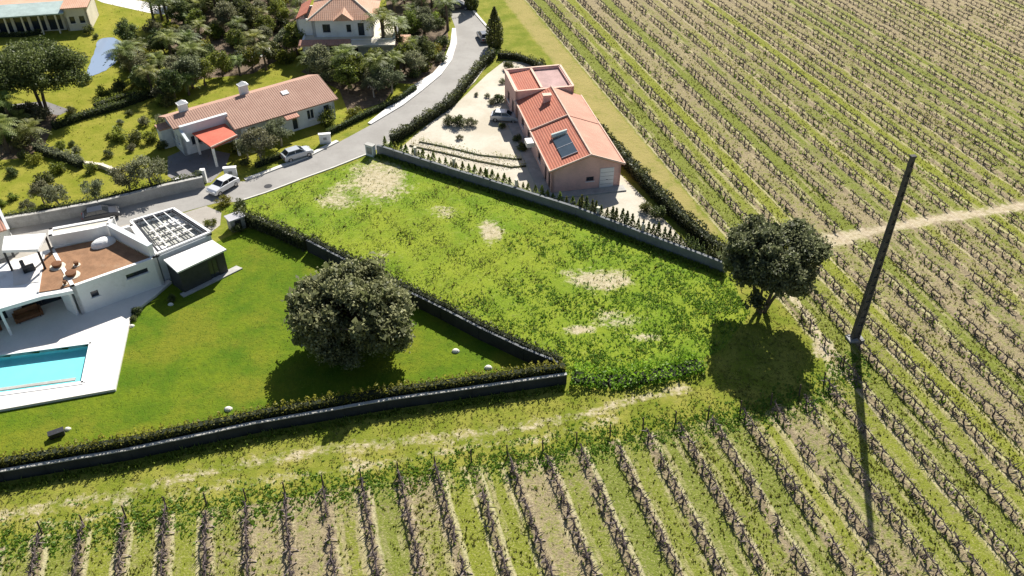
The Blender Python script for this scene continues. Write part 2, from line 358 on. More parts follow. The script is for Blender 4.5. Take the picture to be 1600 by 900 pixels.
def sheet(name, poly, z, mat, kind='structure'):
    me = bpy.data.meshes.new(name)
    a = sum(poly[i][0] * poly[(i + 1) % len(poly)][1] - poly[(i + 1) % len(poly)][0] * poly[i][1] for i in range(len(poly)))
    if a < 0: poly = poly[::-1]
    me.from_pydata([(p[0], p[1], z) for p in poly], [], [tuple(range(len(poly)))]); me.materials.append(MATS[mat])
    o = bpy.data.objects.new(name, me); col.objects.link(o); o['kind'] = kind
    return o
def quads_mesh(name, V, mat, var, parent=None, nv=4):
    """V (n,nv,3) separate leaf faces, var (n,) colour choice of each leaf"""
    n = len(V); me = bpy.data.meshes.new(name)
    me.vertices.add(n * nv); me.vertices.foreach_set('co', np.ascontiguousarray(V, dtype=np.float32).ravel())
    me.loops.add(n * nv); me.loops.foreach_set('vertex_index', np.arange(n * nv, dtype=np.int32))
    me.polygons.add(n); me.polygons.foreach_set('loop_start', np.arange(0, n * nv, nv, dtype=np.int32))
    try: me.polygons.foreach_set('loop_total', np.full(n, nv, dtype=np.int32))
    except Exception: pass
    at = me.attributes.new('var', 'FLOAT', 'POINT'); at.data.foreach_set('value', np.repeat(var, nv).astype(np.float32))
    me.materials.append(MATS[mat]); me.update(calc_edges=True); me.validate()
    if not parent and name is None: return me
    o = bpy.data.objects.new(name, me); col.objects.link(o)
    if parent: o.parent = parent
    return o
def leaf_quads(C, size, up=0.3, aspect=0.6):
    """random small leaf-sprig faces round centres C (n,3)"""
    n = len(C); sz = size * rng.uniform(0.6, 1.35, n)
    a = rng.normal(size=(n, 3)); a[:, 2] += up; a /= np.linalg.norm(a, axis=1)[:, None]
    b = rng.normal(size=(n, 3)); b -= (b * a).sum(1)[:, None] * a; b /= np.linalg.norm(b, axis=1)[:, None]
    c = np.cross(a, b)
    L = b * (sz / 2)[:, None]; W = c * (sz * aspect / 2)[:, None]; bend = a * (sz * 0.12)[:, None]
    return np.stack([C - L - bend, C - W + bend, C + L - bend, C + W + bend], 1)
def in_poly(X, Y, poly):
    r = np.zeros(X.shape, bool); n = len(poly)
    for i in range(n):
        x1, y1 = poly[i]; x2, y2 = poly[(i + 1) % n]
        if y1 == y2: continue
        c = ((Y > min(y1, y2)) & (Y <= max(y1, y2))); r ^= c & (X < (Y - y1) * (x2 - x1) / (y2 - y1) + x1)
    return r
def d_line(X, Y, pts):
    best = np.full(X.shape, 1e9)
    for (x1, y1), (x2, y2) in zip(pts[:-1], pts[1:]):
        dx, dy = x2 - x1, y2 - y1; t = np.clip(((X - x1) * dx + (Y - y1) * dy) / (dx * dx + dy * dy + 1e-9), 0, 1)
        best = np.minimum(best, np.hypot(X - x1 - t * dx, Y - y1 - t * dy))
    return best
def GP(*pts): return [G(*p) for p in pts]
def inst(src_mesh, name, loc, rz, sc, parent=None):
    o = bpy.data.objects.new(name, src_mesh); col.objects.link(o); o.location = loc; o.rotation_euler = (0, 0, rz)
    o.scale = sc if isinstance(sc, tuple) else (sc, sc, sc)
    if parent: o.parent = parent
    return o
# ================================================================== GROUND
VO = G(130, 495); VE1 = (0.8, 0.6); VE2 = (-0.6, 0.8); VROT = math.atan2(0.6, 0.8)
def V(a, b): return (VO[0] + VE1[0] * a + VE2[0] * b, VO[1] + VE1[1] * a + VE2[1] * b)
HEDGE_B = [(-62, 29.0), (-48, 33.5), (-34.2, 37.5), (-26.3, 39.4), (-18.1, 41.9), (-9.3, 44.1), (0, 46.0), (4.0, 46.8)]
HEDGE_V = [(-24.8, 67.6), (-18.64, 63.6), (-12.2, 58.7), (-5.77, 53.9), (-2.55, 51.4), (1.0, 48.9), (3.6, 47.3)]
GWALL = [(-14.6, 81.9), (-6.65, 77.1), (0.0, 73.2), (6.19, 69.4), (11.87, 65.2), (17.2, 61.4), (18.9, 60.1)]
pw = 0.22
PR1 = G(143, 535, pw); PR2 = G(130, 598, pw); pdv = (-0.977, -0.21)
POOL = [PR1, PR2, (PR2[0] + pdv[0] * 12, PR2[1] + pdv[1] * 12), (PR1[0] + pdv[0] * 12, PR1[1] + pdv[1] * 12)]

ENDS_PX = [(-160, 905), (-100, 885), (30, 848), (130, 832), (260, 803), (390, 790), (510, 768), (627, 748), (745, 728), (850, 713), (950, 690),
           (1055, 668), (1155, 652), (1240, 632), (1310, 596), (1335, 560)]
ENDS = [G(*p) for p in ENDS_PX]
VINE_LOW = [(-70, 5)] + ENDS + [(60, 52), (60, 5)]
PLOT = HEDGE_V + [(4.2, 46.8), G(1000, 592), G(1062, 582), G(1130, 545), G(1172, 490), (19.2, 59.8)] + GWALL[::-1] + [G(575, 246), G(420, 302), G(345, 325)]
LAWN = HEDGE_B + HEDGE_V[::-1] + [(-30, 63), (-70, 50), (-75, 30)]
GARDEN = GP((-500, 480), (20, 352), (300, 293), (390, 270), (480, 235), (560, 200), (640, 150), (690, 100), (705, 60), (700, 10), (690, -60)) + [(-10, 170), (-160, 170), (-160, 60)]
BED_PX = [(0, 160, 75, 40), (20, 215, 60, 35), (395, 60, 130, 70), (300, 60, 40, 60), (620, 60, 70, 80), (600, 140, 60, 30), (180, 165, 60, 12), (440, 215, 60, 20), (230, 205, 45, 18)]
CROSS = GP((1275, 388), (1345, 364), (1450, 345), (1600, 321), (1750, 300), (1900, 284))
TRACKS = [(GP((-80, 825), (90, 787), (200, 770), (330, 735), (500, 703), (620, 690), (760, 675), (830, 665), (900, 650), (1000, 622), (1070, 606)), 0.9, 0.52),
          (GP((60, 835), (190, 795), (350, 757), (560, 733), (720, 698), (830, 688), (960, 655)), 0.8, 0.45),
          (GP((1300, 590), (1288, 545), (1262, 490), (1230, 455), (1205, 435)), 0.5, 0.72), (CROSS, 0.95, 0.80)]
PATCH_PX = [(592, 282, 58, 42, .78), (530, 310, 44, 24, .66), (545, 292, 30, 14, .6), (690, 330, 40, 16, .45), (600, 400, 40, 14, .45), (768, 360, 24, 20, .85), (935, 437, 62, 22, .75), (965, 502, 60, 14, .62), (905, 515, 30, 9, .8), (1010, 526, 40, 9, .66), (950, 490, 30, 8, .6), (890, 425, 24, 9, .6), (970, 440, 26, 12, .7),
            (1285, 545, 22, 22, .8), (1315, 372, 45, 14, .8), (190, 785, 26, 22, .7), (560, 725, 40, 14, .5), (720, 690, 120, 14, .45), (80, 820, 50, 20, .5), (1300, 580, 28, 16, .6), (840, 300, 1, 1, 0)]

def axis(lo, hi, step, out_lo, out_hi):
    a = list(np.arange(lo, hi + 1e-6, step)); s = step; x = a[-1]
    while x < out_hi: s *= 1.3; x += s; a.append(x)
    s = step; x = a[0]
    while x > out_lo: s *= 1.3; x -= s; a.insert(0, x)
    return np.array(a)
gx = axis(-92, 92, 0.42, -3500, 3500); gy = axis(24, 142, 0.42, -3500, 3500)
GX, GY = np.meshgrid(gx, gy)
def smooth(m, k=1):
    m = m.astype(float)
    for _ in range(k):
        q = np.pad(m, 1, mode='edge'); m = (q[:-2, 1:-1] + q[2:, 1:-1] + q[1:-1, :-2] + q[1:-1, 2:] + 2 * m) / 6
    return m
U = GX * RN[0] + GY * RN[1]
zr = 0 - CAM_H; ZF = np.maximum(GY * math.cos(TILT) - zr * math.sin(TILT), 1.0); YU = GY * math.sin(TILT) + zr * math.cos(TILT)
PXX = 800 + FPX * GX / ZF; PYY = 450 - FPX * YU / ZF
z_vine = smooth(in_poly(GX, GY, VINE_LOW) | (U > 36.9), 2)
z_plot = smooth(in_poly(GX, GY, PLOT), 2); z_lawn = smooth(in_poly(GX, GY, LAWN), 1); z_gard = smooth(in_poly(GX, GY, GARDEN), 2)
bare = np.zeros_like(GX); dry = np.zeros_like(GX)
for pts, wd, st in TRACKS: bare = np.maximum(bare, st * np.exp(-(d_line(GX, GY, pts) / wd) ** 2))
for cx, cy, rx, ry, st in PATCH_PX: bare = np.maximum(bare, st * np.exp(-(((PXX - cx) / rx) ** 2 + ((PYY - cy) / ry) ** 2) * 0.9))
for cx, cy, rx, ry in BED_PX: z_gard *= 1 - 0.0 * (((PXX - cx) / rx) ** 2 + ((PYY - cy) / ry) ** 2 < 1)
dry = np.maximum(dry, smooth((U > 33.5) & (U < 37.2) & (GY > 66), 2) * 0.62)
dry = np.maximum(dry, 0.42 * np.exp(-(d_line(GX, GY, TRACKS[0][0]) / 2.6) ** 2))
bare *= 1 - z_lawn
hole = in_poly(GX, GY, POOL)
me = bpy.data.meshes.new('ground'); ny, nx = GX.shape
bump = sum(np.sin(GX * a + b) * np.sin(GY * c + d) for a, b, c, d in [(1.7, .3, 1.3, 1.), (3.1, 2., 2.7, .4), (.6, 1., .9, 2.)]) / 3
GZ = bump * 0.06 * np.clip(z_vine + z_plot * 1.2, 0, 1)
co = np.stack([GX, GY, GZ], -1).reshape(-1, 3)
idx = np.arange(nx * ny).reshape(ny, nx)
F = np.stack([idx[:-1, :-1], idx[:-1, 1:], idx[1:, 1:], idx[1:, :-1]], -1)
keep = ~(in_poly((GX[:-1, :-1] + GX[1:, 1:]) / 2, (GY[:-1, :-1] + GY[1:, 1:]) / 2, POOL))
F = F[keep].reshape(-1, 4); nf = len(F)
me.vertices.add(len(co)); me.vertices.foreach_set('co', co.astype(np.float32).ravel())
me.loops.add(nf * 4); me.loops.foreach_set('vertex_index', F.astype(np.int32).ravel())
me.polygons.add(nf); me.polygons.foreach_set('loop_start', np.arange(0, nf * 4, 4, dtype=np.int32))
for nm, ch in (('zone_a', (z_vine, z_plot, z_lawn)), ('zone_b', (bare, z_gard, dry))):
    a = me.attributes.new(nm, 'FLOAT_COLOR', 'POINT')
    a.data.foreach_set('color', np.stack([*ch, np.ones_like(GX)], -1).astype(np.float32).ravel())
me.polygons.foreach_set('use_smooth', np.ones(nf, bool))
me.materials.append(MATS['earth_and_grass']); me.update(calc_edges=True)
ground = bpy.data.objects.new('ground', me); col.objects.link(ground)
tag(ground, 'grass and bare earth of the vineyard, plot and lawns', kind='structure')

# ------------------------------------------------------------------ road, pavements, yard
ROAD_R = GP((690, -140), (715, -40), (738, 18), (764, 48), (768, 75), (757, 100), (737, 128), (700, 161), (660, 192), (600, 228), (575, 240), (520, 262), (470, 280), (415, 301), (372, 315), (335, 318), (270, 336), (190, 352), (100, 372), (0, 398), (-200, 455))
ROAD_L = GP((640, -140), (678, -40), (702, 18), (712, 45), (714, 68), (706, 95), (690, 117), (660, 142), (630, 165), (580, 195), (530, 222), (480, 247), (420, 270), (385, 283), (340, 287), (300, 296), (250, 309), (170, 326), (90, 342), (20, 358), (-200, 410))
sheet('road', ROAD_L + ROAD_R[::-1], 0.012, 'asphalt')
def strip(name, pts, wid, z0, z1, mat, side=1):
    b = MB()
    for i in range(len(pts) - 1):
        p, q = pts[i], pts[i + 1]; dx, dy = q[0] - p[0], q[1] - p[1]; l = math.hypot(dx, dy)
        def nrm(k):
            a0 = pts[max(k - 1, 0)]; a1 = pts[min(k + 1, len(pts) - 1)]; ex, ey = a1[0] - a0[0], a1[1] - a0[1]; e = math.hypot(ex, ey); return (-ey / e * side, ex / e * side)
        n0, n1 = nrm(i), nrm(i + 1); w0 = wid[i] if isinstance(wid, list) else wid; w1 = wid[i + 1] if isinstance(wid, list) else wid
        a = (p[0] + n0[0] * w0, p[1] + n0[1] * w0); c = (q[0] + n1[0] * w1, q[1] + n1[1] * w1)
        vs_ = [(p[0], p[1], z0), (q[0], q[1], z0), (c[0], c[1], z0), (a[0], a[1], z0), (p[0], p[1], z1), (q[0], q[1], z1), (c[0], c[1], z1), (a[0], a[1], z1)]
        fs = [(4, 5, 6, 7), (0, 1, 5, 4), (2, 3, 7, 6)]
        if i == 0: fs.append((3, 0, 4, 7))
        if i == len(pts) - 2: fs.append((1, 2, 6, 5))
        b.add(vs_, fs, mat)
    o = b.build(name); o['kind'] = 'structure'; return o
strip('pavement', ROAD_L[3:10], [0.5, 0.9, 1.0, 1.2, 1.8, 1.4, 0.5], -0.05, 0.13, 'terrace_stone', -1)
strip('pavement', ROAD_L[10:14], 0.5, -0.05, 0.12, 'kerb_stone', -1)
strip('kerb', ROAD_R[2:5], 0.35, -0.05, 0.13, 'kerb_stone', 1)
strip('kerb', ROAD_R[4:10], 0.45, -0.05, 0.13, 'pale_post', 1)
strip('kerb', ROAD_R[10:15], 0.16, -0.05, 0.10, 'kerb_stone', 1)
YARD = [(-12.6, 82.6), (-6.2, 78.8), (0.3, 75.0), (6.5, 71.2), (12.2, 67.0), (16.6, 63.6), (15.5, 67.0), (12.6, 74.6), (9.6, 82), (5.8, 96.0), (2.6, 106.6), (-1.0, 107.3), (-3.2, 103.0), (-6.6, 94.6), (-10.0, 88.4)]
sheet('forecourt', GP((-150, 470), (-150, 425), (30, 385), (170, 354), (270, 338), (322, 322), (346, 332), (344, 352), (318, 372), (200, 400), (60, 420)), 0.009, 'forecourt_paving')
sheet('gravel_yard', YARD, 0.010, 'yard_gravel')
sheet('driveway', GP((262, 245), (300, 228), (360, 240), (352, 262), (330, 285), (285, 290), (262, 275)), 0.008, 'shade_drive')  # shade over the drive is put into its darker gravel colour
sheet('path', GP((140, -20), (175, -8), (262, 10), (272, 24), (232, 20), (160, 4), (110, -20)), 0.010, 'terrace_stone')
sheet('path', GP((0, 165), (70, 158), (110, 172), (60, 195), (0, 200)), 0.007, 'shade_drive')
sheet('planting_bed', GP((250, 150), (300, 125), (395, 115), (480, 70), (480, -60), (285, -60), (262, 60), (268, 110)), 0.006, 'brown_soil')
sheet('planting_bed', GP((622, 130), (628, 60), (604, 10), (600, -60), (690, -60), (700, 40), (700, 68), (690, 98), (660, 132)), 0.009, 'brown_soil')
sheet('planting_bed', GP((470, 112), (480, 106), (612, 106), (620, 132), (600, 160), (545, 178), (530, 140)), 0.0075, 'brown_soil')
sheet('planting_bed', GP((0, 205), (40, 170), (90, 180), (75, 215), (60, 245), (0, 250)), 0.011, 'brown_soil')
# pond
PD = GP((137, 118), (146, 85), (158, 62), (182, 60), (192, 75), (180, 98), (160, 112))
def wobble(pts, n=5, amp=.12):
    out = []; k = len(pts)
    for i in range(k):
        p0, p1, p2, p3 = (np.array(pts[(i + j - 1) % k]) for j in range(4))
        for t_ in np.linspace(0, 1, n, endpoint=False): out.append(tuple(.5 * (2 * p1 + (p2 - p0) * t_ + (2 * p0 - 5 * p1 + 4 * p2 - p3) * t_ ** 2 + (3 * p1 - p0 - 3 * p2 + p3) * t_ ** 3) + rng.normal(0, amp, 2)))
    return out
PD = wobble(PD); sheet('pond', PD, 0.03, 'pond_water')

# ================================================================== VEGETATION BUILDERS
def limb_pts(p0, p1, bend=0.25, n=4):
    p0 = np.array(p0, float); p1 = np.array(p1, float); d = np.linalg.norm(p1 - p0); off = rng.normal(size=3) * d * bend * 0.3
    return [tuple(p0 + (p1 - p0) * t + off * math.sin(math.pi * t)) for t in np.linspace(0, 1, n)]
def crown_blobs(c, r, n, rb, flat=0.0, low=-0.75):
    out = []
    tries = 0
    while len(out) < n and tries < 5000:
        tries += 1
        q = rng.normal(size=3); q /= np.linalg.norm(q); q *= rng.uniform(0.45, 0.95) ** 0.5
        if q[2] < low: continue
        az = math.atan2(q[1], q[0]); wob = 1 + .13 * math.sin(2.7 * az + c[2] * 3) + .10 * math.sin(5.3 * az + 4 * q[2])
        p = np.array(c) + q * np.array(r) * wob
        if all(np.linalg.norm((p - o[0])) > rb * 0.55 for o in out): out.append((p, rb * rng.uniform(0.7, 1.25)))
    return out
def blob_leaves(blobs, per, squash=0.8):
    C = []; T = []
    for p, r in blobs:
        n = max(8, int(per * r * r)); q = rng.normal(size=(n, 3)); q /= np.linalg.norm(q, axis=1)[:, None]
        rad = r * np.clip(rng.normal(.78, .27, n), .1, 1.5); x = p + q * rad[:, None] * np.array([1, 1, squash])
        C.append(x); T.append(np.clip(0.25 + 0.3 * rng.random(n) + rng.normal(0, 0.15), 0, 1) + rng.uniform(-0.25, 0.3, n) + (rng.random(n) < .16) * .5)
    return np.concatenate(C), np.clip(np.concatenate(T), 0, 1)
def make_tree(name, H, crown_c, crown_r, nblob, rb, per, leaf, mat, bark, tr, forks=1, spread=0.4, low=-0.75, fork_z=0.35, asp=0.6, inner=0):
    """returns (trunk mesh, crown mesh)"""
    b = MB(); tops = []
    for k in range(forks):
        an = 2 * math.pi * k / forks + rng.uniform(-.4, .4); s0 = 0.0 if forks == 1 else tr * 0.8
        p0 = (math.cos(an) * s0, math.sin(an) * s0, -0.15); ft = fork_z * H
        p1 = (math.cos(an) * spread * (forks > 1) + rng.normal() * 0.1, math.sin(an) * spread * (forks > 1) + rng.normal() * 0.1, ft)
        r0 = tr if forks == 1 else tr * 0.62
        b.tube(limb_pts(p0, p1, 0.2, 5), list(np.linspace(r0 * 1.25, r0 * 0.75, 5)), 8, bark); tops.append((p1, r0 * 0.7))
    blobs = crown_blobs(crown_c, crown_r, nblob, rb, low=low)
    for i, (p, r) in enumerate(blobs[:max(6, nblob // 2)]):
        p1, rr = tops[i % len(tops)]; b.tube(limb_pts(p1, p, 0.35, 4), list(np.linspace(rr * 0.6, rr * 0.12, 4)), 5, bark, cap=False)
    me_t = b.build('trunk'); mt = me_t.data; bpy.data.objects.remove(me_t)
    C, T = blob_leaves(blobs, per); C[:, 2] = np.maximum(C[:, 2], 0.05)
    LQ = leaf_quads(C, leaf, aspect=asp)
    if inner:                                     # large dark leaves added inside the crown to block sun and thicken its shadow
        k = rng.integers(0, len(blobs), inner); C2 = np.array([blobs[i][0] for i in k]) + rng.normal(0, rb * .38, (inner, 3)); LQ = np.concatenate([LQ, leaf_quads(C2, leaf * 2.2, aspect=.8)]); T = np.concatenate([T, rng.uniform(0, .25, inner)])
    o = quads_mesh('crown', LQ, mat, T); mc = o.data; bpy.data.objects.remove(o)
    return mt, mc
def put_tree(name, label, cat, meshes, loc, sc=1.0, rz=None, group=None, parts=('trunk', 'crown')):
    r = root(name, label, cat, (loc[0], loc[1], 0), random.uniform(0, 6.28) if rz is None else rz, group)
    r.scale = (sc, sc, sc) if not isinstance(sc, tuple) else sc
    for pn, m in zip(parts, meshes):
        o = bpy.data.objects.new(pn, m); col.objects.link(o); o.parent = r
    return r
def make_shrub(H, rx, n, rb, per, leaf, mat):
    b = MB()
    for k in range(5):
        an = 1.257 * k + rng.uniform(-.3, .3); b.tube([(0.05 * math.cos(an), 0.05 * math.sin(an), -0.05), (rx * .45 * math.cos(an), rx * .45 * math.sin(an), H * .6)], [0.035, 0.012], 4, 'bark', cap=False)
    t = b.build('stem'); mt = t.data; bpy.data.objects.remove(t)
    bl = crown_blobs((0, 0, H * 0.5), (rx * 0.75, rx * 0.75, H * 0.36), n, rb, low=-0.9); C, T = blob_leaves(bl, per); C[:, 2] = np.clip(C[:, 2], 0.03, None)
    o = quads_mesh('foliage', leaf_quads(C, leaf), mat, T); mc = o.data; bpy.data.objects.remove(o)
    return mt, mc
def make_cypress(H, r, n, leaf, mat):
    b = MB(); b.tube([(0, 0, -.1), (0, 0, H * .5), (0, 0, H * .9)], [r * .14, r * .1, .01], 5, 'bark'); t = b.build('trunk'); mt = t.data; bpy.data.objects.remove(t)
    zz = rng.uniform(0.02, 1, n) ** 1.15; prof = np.minimum(1.0, (1 - zz) * 1.9 + 0.05) * np.minimum(1.0, 0.7 + zz * 2); an = rng.uniform(0, 6.283, n); rad = r * prof * rng.uniform(0.45, 1.05, n)
    C = np.stack([np.cos(an) * rad, np.sin(an) * rad, zz * H], 1)
    o = quads_mesh('foliage', leaf_quads(C, leaf, up=0.0), mat, rng.random(n)); mc = o.data; bpy.data.objects.remove(o)
    return mt, mc
def make_palm(H, L, nf, mat):
    b = MB(); b.tube(limb_pts((0, 0, -.1), (0.15, 0.1, H), 0.1, 5), [.22, .17, .15, .15, .19], 7, 'bark'); t = b.build('trunk'); mt = t.data; bpy.data.objects.remove(t)
    Q = []; T = []
    for k in range(nf):
        an = k * 2.399; el = rng.uniform(-0.35, 1.2); l = L * rng.uniform(.8, 1.15); d = np.array([math.cos(an), math.sin(an), 0]); sd = np.array([-d[1], d[0], 0]); tv = rng.uniform(.2, 1.0)
        P = [np.array([.15, .1, H]) + d * l * s * math.cos(el) + np.array([0, 0, 1]) * l * (s * math.sin(el) - s * s * 0.5) for s in np.linspace(0, 1, 6)]
        for i in range(5):
            w0, w1 = .05 + .2 * math.sin(math.pi * (i / 5) ** .7), .05 + .2 * math.sin(math.pi * ((i + 1) / 5) ** .7) * (i < 4)
            for s_ in (-1, 1):
                for h0, h1 in ((0, .3), (.5, .8)):
                    a = P[i] + (P[i + 1] - P[i]) * h0; bb = P[i] + (P[i + 1] - P[i]) * h1; wa = w0 + (w1 - w0) * h0
                    tip = s_ * sd * wa * 1.7 + d * .16 + np.array([0, 0, -.10])
                    Q.append([a, bb, bb + tip, (a + bb) / 2 + tip * 1.1]); T.append(np.clip(tv + rng.uniform(-.2, .2), 0, 1))
    o = quads_mesh('crown', np.array(Q), mat, np.array(T)); mc = o.data; bpy.data.objects.remove(o)
    return mt, mc
def hedge(name, label, pts, h, wd, mat, per=55, leaf=0.2, spike=0.0, spike_sp=0.55, group=None, ragged=0.12, cat='hedge', hs=None):
    P = [np.array(p) for p in pts]; segl = [np.linalg.norm(P[i + 1] - P[i]) for i in range(len(P) - 1)]; Lt = sum(segl)
    r = root(name, label, cat, (pts[0][0], pts[0][1], 0), 0, group); o0 = np.array([pts[0][0], pts[0][1]])
    cum = np.concatenate([[0], np.cumsum(segl)])
    def at(s):
        i = np.clip(np.searchsorted(cum, s, side='right') - 1, 0, len(segl) - 1); t = (s - cum[i]) / np.array(segl)[i]
        A = np.array(P)[i]; B = np.array(P)[i + 1]; d = (B - A) / np.linalg.norm(B - A, axis=1)[:, None]
        return A + (B - A) * t[:, None], np.stack([-d[:, 1], d[:, 0]], 1)
    n = int(Lt * (2 * h + wd) * per); s = rng.uniform(0, Lt, n)
    if spike:                                    # upright plants set side by side
        k = np.round(s / spike_sp); hk = np.random.default_rng(int(Lt * 10)).normal(0, 0.10, int(Lt / spike_sp) + 3)
        tri = 1 - np.abs(s / spike_sp - k) * 2; top = h * (1 + hk[k.astype(int)] * 0.8) + spike * (tri - 0.6)
    else: top = h * (1 + ragged * np.sin(s * 2.1) * np.sin(s * 0.83 + 1)) + rng.normal(0, ragged * 0.35, n)
    which = rng.random(n); z = rng.uniform(0.02, 1, n) * top; y = rng.uniform(-wd / 2, wd / 2, n)
    side = which < 2 * h / (2 * h + wd); y[side] = np.sign(rng.random(side.sum()) - .5) * wd / 2 * rng.uniform(.75, 1.08, side.sum())
    z[~side] = top[~side] * rng.uniform(.9, 1.03, (~side).sum())
    if spike:
        over = np.clip((z - h * 0.75) / (h * 0.35 + spike), 0, 1); y *= 1 - 0.75 * over
    c, nn = at(s); XY = c + nn * y[:, None] - o0
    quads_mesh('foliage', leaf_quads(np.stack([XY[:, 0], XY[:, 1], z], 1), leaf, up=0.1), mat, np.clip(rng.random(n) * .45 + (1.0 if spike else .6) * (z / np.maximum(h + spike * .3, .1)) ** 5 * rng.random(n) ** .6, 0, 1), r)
    b = MB()                                     # opaque dark core added so the foliage is not see-through
    for i in range(len(P) - 1):
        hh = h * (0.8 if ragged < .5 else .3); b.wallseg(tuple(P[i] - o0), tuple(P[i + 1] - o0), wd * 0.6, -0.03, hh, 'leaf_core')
    b.build('opaque_core', r)
    return r
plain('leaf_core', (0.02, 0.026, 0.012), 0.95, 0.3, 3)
# ================================================================== BUILDING BUILDERS
from mathutils.geometry import tessellate_polygon
from mathutils import Vector
def wall_run(b, p0, p1, z0, z1, th, ops, mat):
    """one wall with real openings; outer face on the right of p0->p1"""
    dx, dy = p1[0] - p0[0], p1[1] - p0[1]; L = math.hypot(dx, dy); tx, ty = dx / L, dy / L; nx, ny = -ty, tx
    def pt(s, z, d): return (p0[0] + tx * s + nx * d, p0[1] + ty * s + ny * d, z)
    xs = sorted({0.0, L} | {v for o in ops for v in o[:2]}); zs = sorted({z0, z1} | {v for o in ops for v in o[2:4]})
    for i in range(len(xs) - 1):
        for j in range(len(zs) - 1):
            sm, zm = (xs[i] + xs[i + 1]) / 2, (zs[j] + zs[j + 1]) / 2
            if any(o[0] < sm < o[1] and o[2] < zm < o[3] for o in ops): continue
            a, c, d, e = xs[i], xs[i + 1], zs[j], zs[j + 1]
            b.add([pt(a, d, 0), pt(c, d, 0), pt(c, e, 0), pt(a, e, 0)], [(0, 1, 2, 3)], mat)
            b.add([pt(a, d, th), pt(c, d, th), pt(c, e, th), pt(a, e, th)], [(3, 2, 1, 0)], mat)
    b.add([pt(0, z1, 0), pt(L, z1, 0), pt(L, z1, th), pt(0, z1, th)], [(0, 1, 2, 3)], mat)
    for s in (0, L): b.add([pt(s, z0, 0), pt(s, z1, 0), pt(s, z1, th), pt(s, z0, th)], [(0, 1, 2, 3)], mat)
    for o in ops:
        a, c, d, e = o[:4]
        b.add([pt(a, d, 0), pt(c, d, 0), pt(c, e, 0), pt(a, e, 0), pt(a, d, th), pt(c, d, th), pt(c, e, th), pt(a, e, th)],
              [(0, 4, 5, 1), (1, 5, 6, 2), (2, 6, 7, 3), (3, 7, 4, 0)], mat)
def window(parent, p0, p1, th, o, frame='dark_metal', kind='window'):
    dx, dy = p1[0] - p0[0], p1[1] - p0[1]; L = math.hypot(dx, dy); tx, ty = dx / L, dy / L; nx, ny = -ty, tx
    a, c, d, e = o[:4]; dep = th * 0.5; fw = 0.06
    def bar(b, s0, s1, zz0, zz1, d0, d1, mat):
        q = [(p0[0] + tx * s + nx * k, p0[1] + ty * s + ny * k) for s, k in ((s0, d0), (s1, d0), (s1, d1), (s0, d1))]; b.prism(q, zz0, zz1, mat)
    b = MB(); k0, k1 = dep - 0.04, dep + 0.03
    bar(b, a + .002, a + fw, d + .002, e - .002, k0, k1, frame); bar(b, c - fw, c - .002, d + .002, e - .002, k0, k1, frame)
    bar(b, a + fw, c - fw, d + .002, d + fw, k0, k1, frame); bar(b, a + fw, c - fw, e - fw, e - .002, k0, k1, frame)
    if c - a > 0.8: bar(b, (a + c) / 2 - .025, (a + c) / 2 + .025, d + fw, e - fw, k0, k1, frame)
    f = b.build(kind, parent); b = MB(); bar(b, a + .01, c - .01, d + .01, e - .01, dep, dep + .012, 'window_glass'); b.build('pane', f)
    if d > 0.3 and kind == 'window':
        b = MB(); bar(b, a - .08, c + .08, d - .07, d - .003, -0.08, 0.10, 'white_render'); b.build('sill', f)
    return f
def walls(parent, poly, z0, z1, mat, ops=None, th=0.25, name='wall', frame='dark_metal', skip=()):
    ops = ops or {}; b = MB(); n = len(poly)
    for i in range(n):
        if i in skip: continue
        wall_run(b, poly[i], poly[(i + 1) % n], z0, z1, th, ops.get(i, []), mat)
    o = b.build(name, parent)
    for i, lst in ops.items():
        for w_ in lst: window(parent, poly[i], poly[(i + 1) % n], th, w_, frame, w_[4] if len(w_) > 4 else 'window')
    return o
def slab3(b, q, th, mat):
    """sloped roof plane given by its upper corner points, thickness downwards"""
    n = len(q); b.add([tuple(p) for p in q] + [(p[0], p[1], p[2] - th) for p in q], [tuple(range(n)), tuple(range(n, 2 * n))[::-1]] + [(i, n + i, n + (i + 1) % n, (i + 1) % n) for i in range(n)], mat)
def slab_obj(name, parent, q, th, mat):
    b = MB(); slab3(b, q, th, mat); return b.build(name, parent)
def bar3(name, parent, p, q, wd, ht, mat):
    b = MB(); b.wallseg(p[:2], q[:2], wd, p[2], p[2] + ht, mat); return b.build(name, parent)

# ================================================================== MODERN WHITE VILLA
villa = root('white_villa', 'modern white flat-roofed villa with brown gravel roof deck beside the pool', 'house', (VO[0], VO[1], 0), VROT)
def toV(px, py, z):
    g = G(px, py, z); d = (g[0] - VO[0], g[1] - VO[1]); return (d[0] * VE1[0] + d[1] * VE1[1], d[0] * VE2[0] + d[1] * VE2[1])
walls(villa, [(0, 0), (6.9, 0), (6.9, 6.4), (0, 6.9)], 0, 3.12, 'white_render',
      {0: [(1.15, 1.75, 1.45, 2.05), (4.15, 5.95, 2.0, 2.45)]}, 0.3)
slab_obj('roof_slab', villa, [(-13, 0.9, 3.0), (-5.2, 0.65, 3.0), (-2.2, 0.35, 3.0), (-0.9, -0.1, 3.0), (-0.02, -0.35, 3.0), (-0.02, 6.9, 3.0), (-13, 7.5, 3.0)], 0.32, 'white_render')
b = MB(); b.prism([(-2.25, 0.95), (-0.9, 0.45), (-0.015, 0.3), (0.31, 0.31), (6.58, 0.31), (6.3, 0.6), (4.75, 5.4), (3.7, 5.75), (0.3, 6.58), (-0.6, 6.0)], 3.004, 3.075, 'deck_gravel'); b.build('roof_deck', villa)
b = MB(); b.wallseg((-2.3, 0.95), (-0.65, 6.1), 0.12, 3.0, 3.16, 'white_render'); b.build('deck_edge', villa)
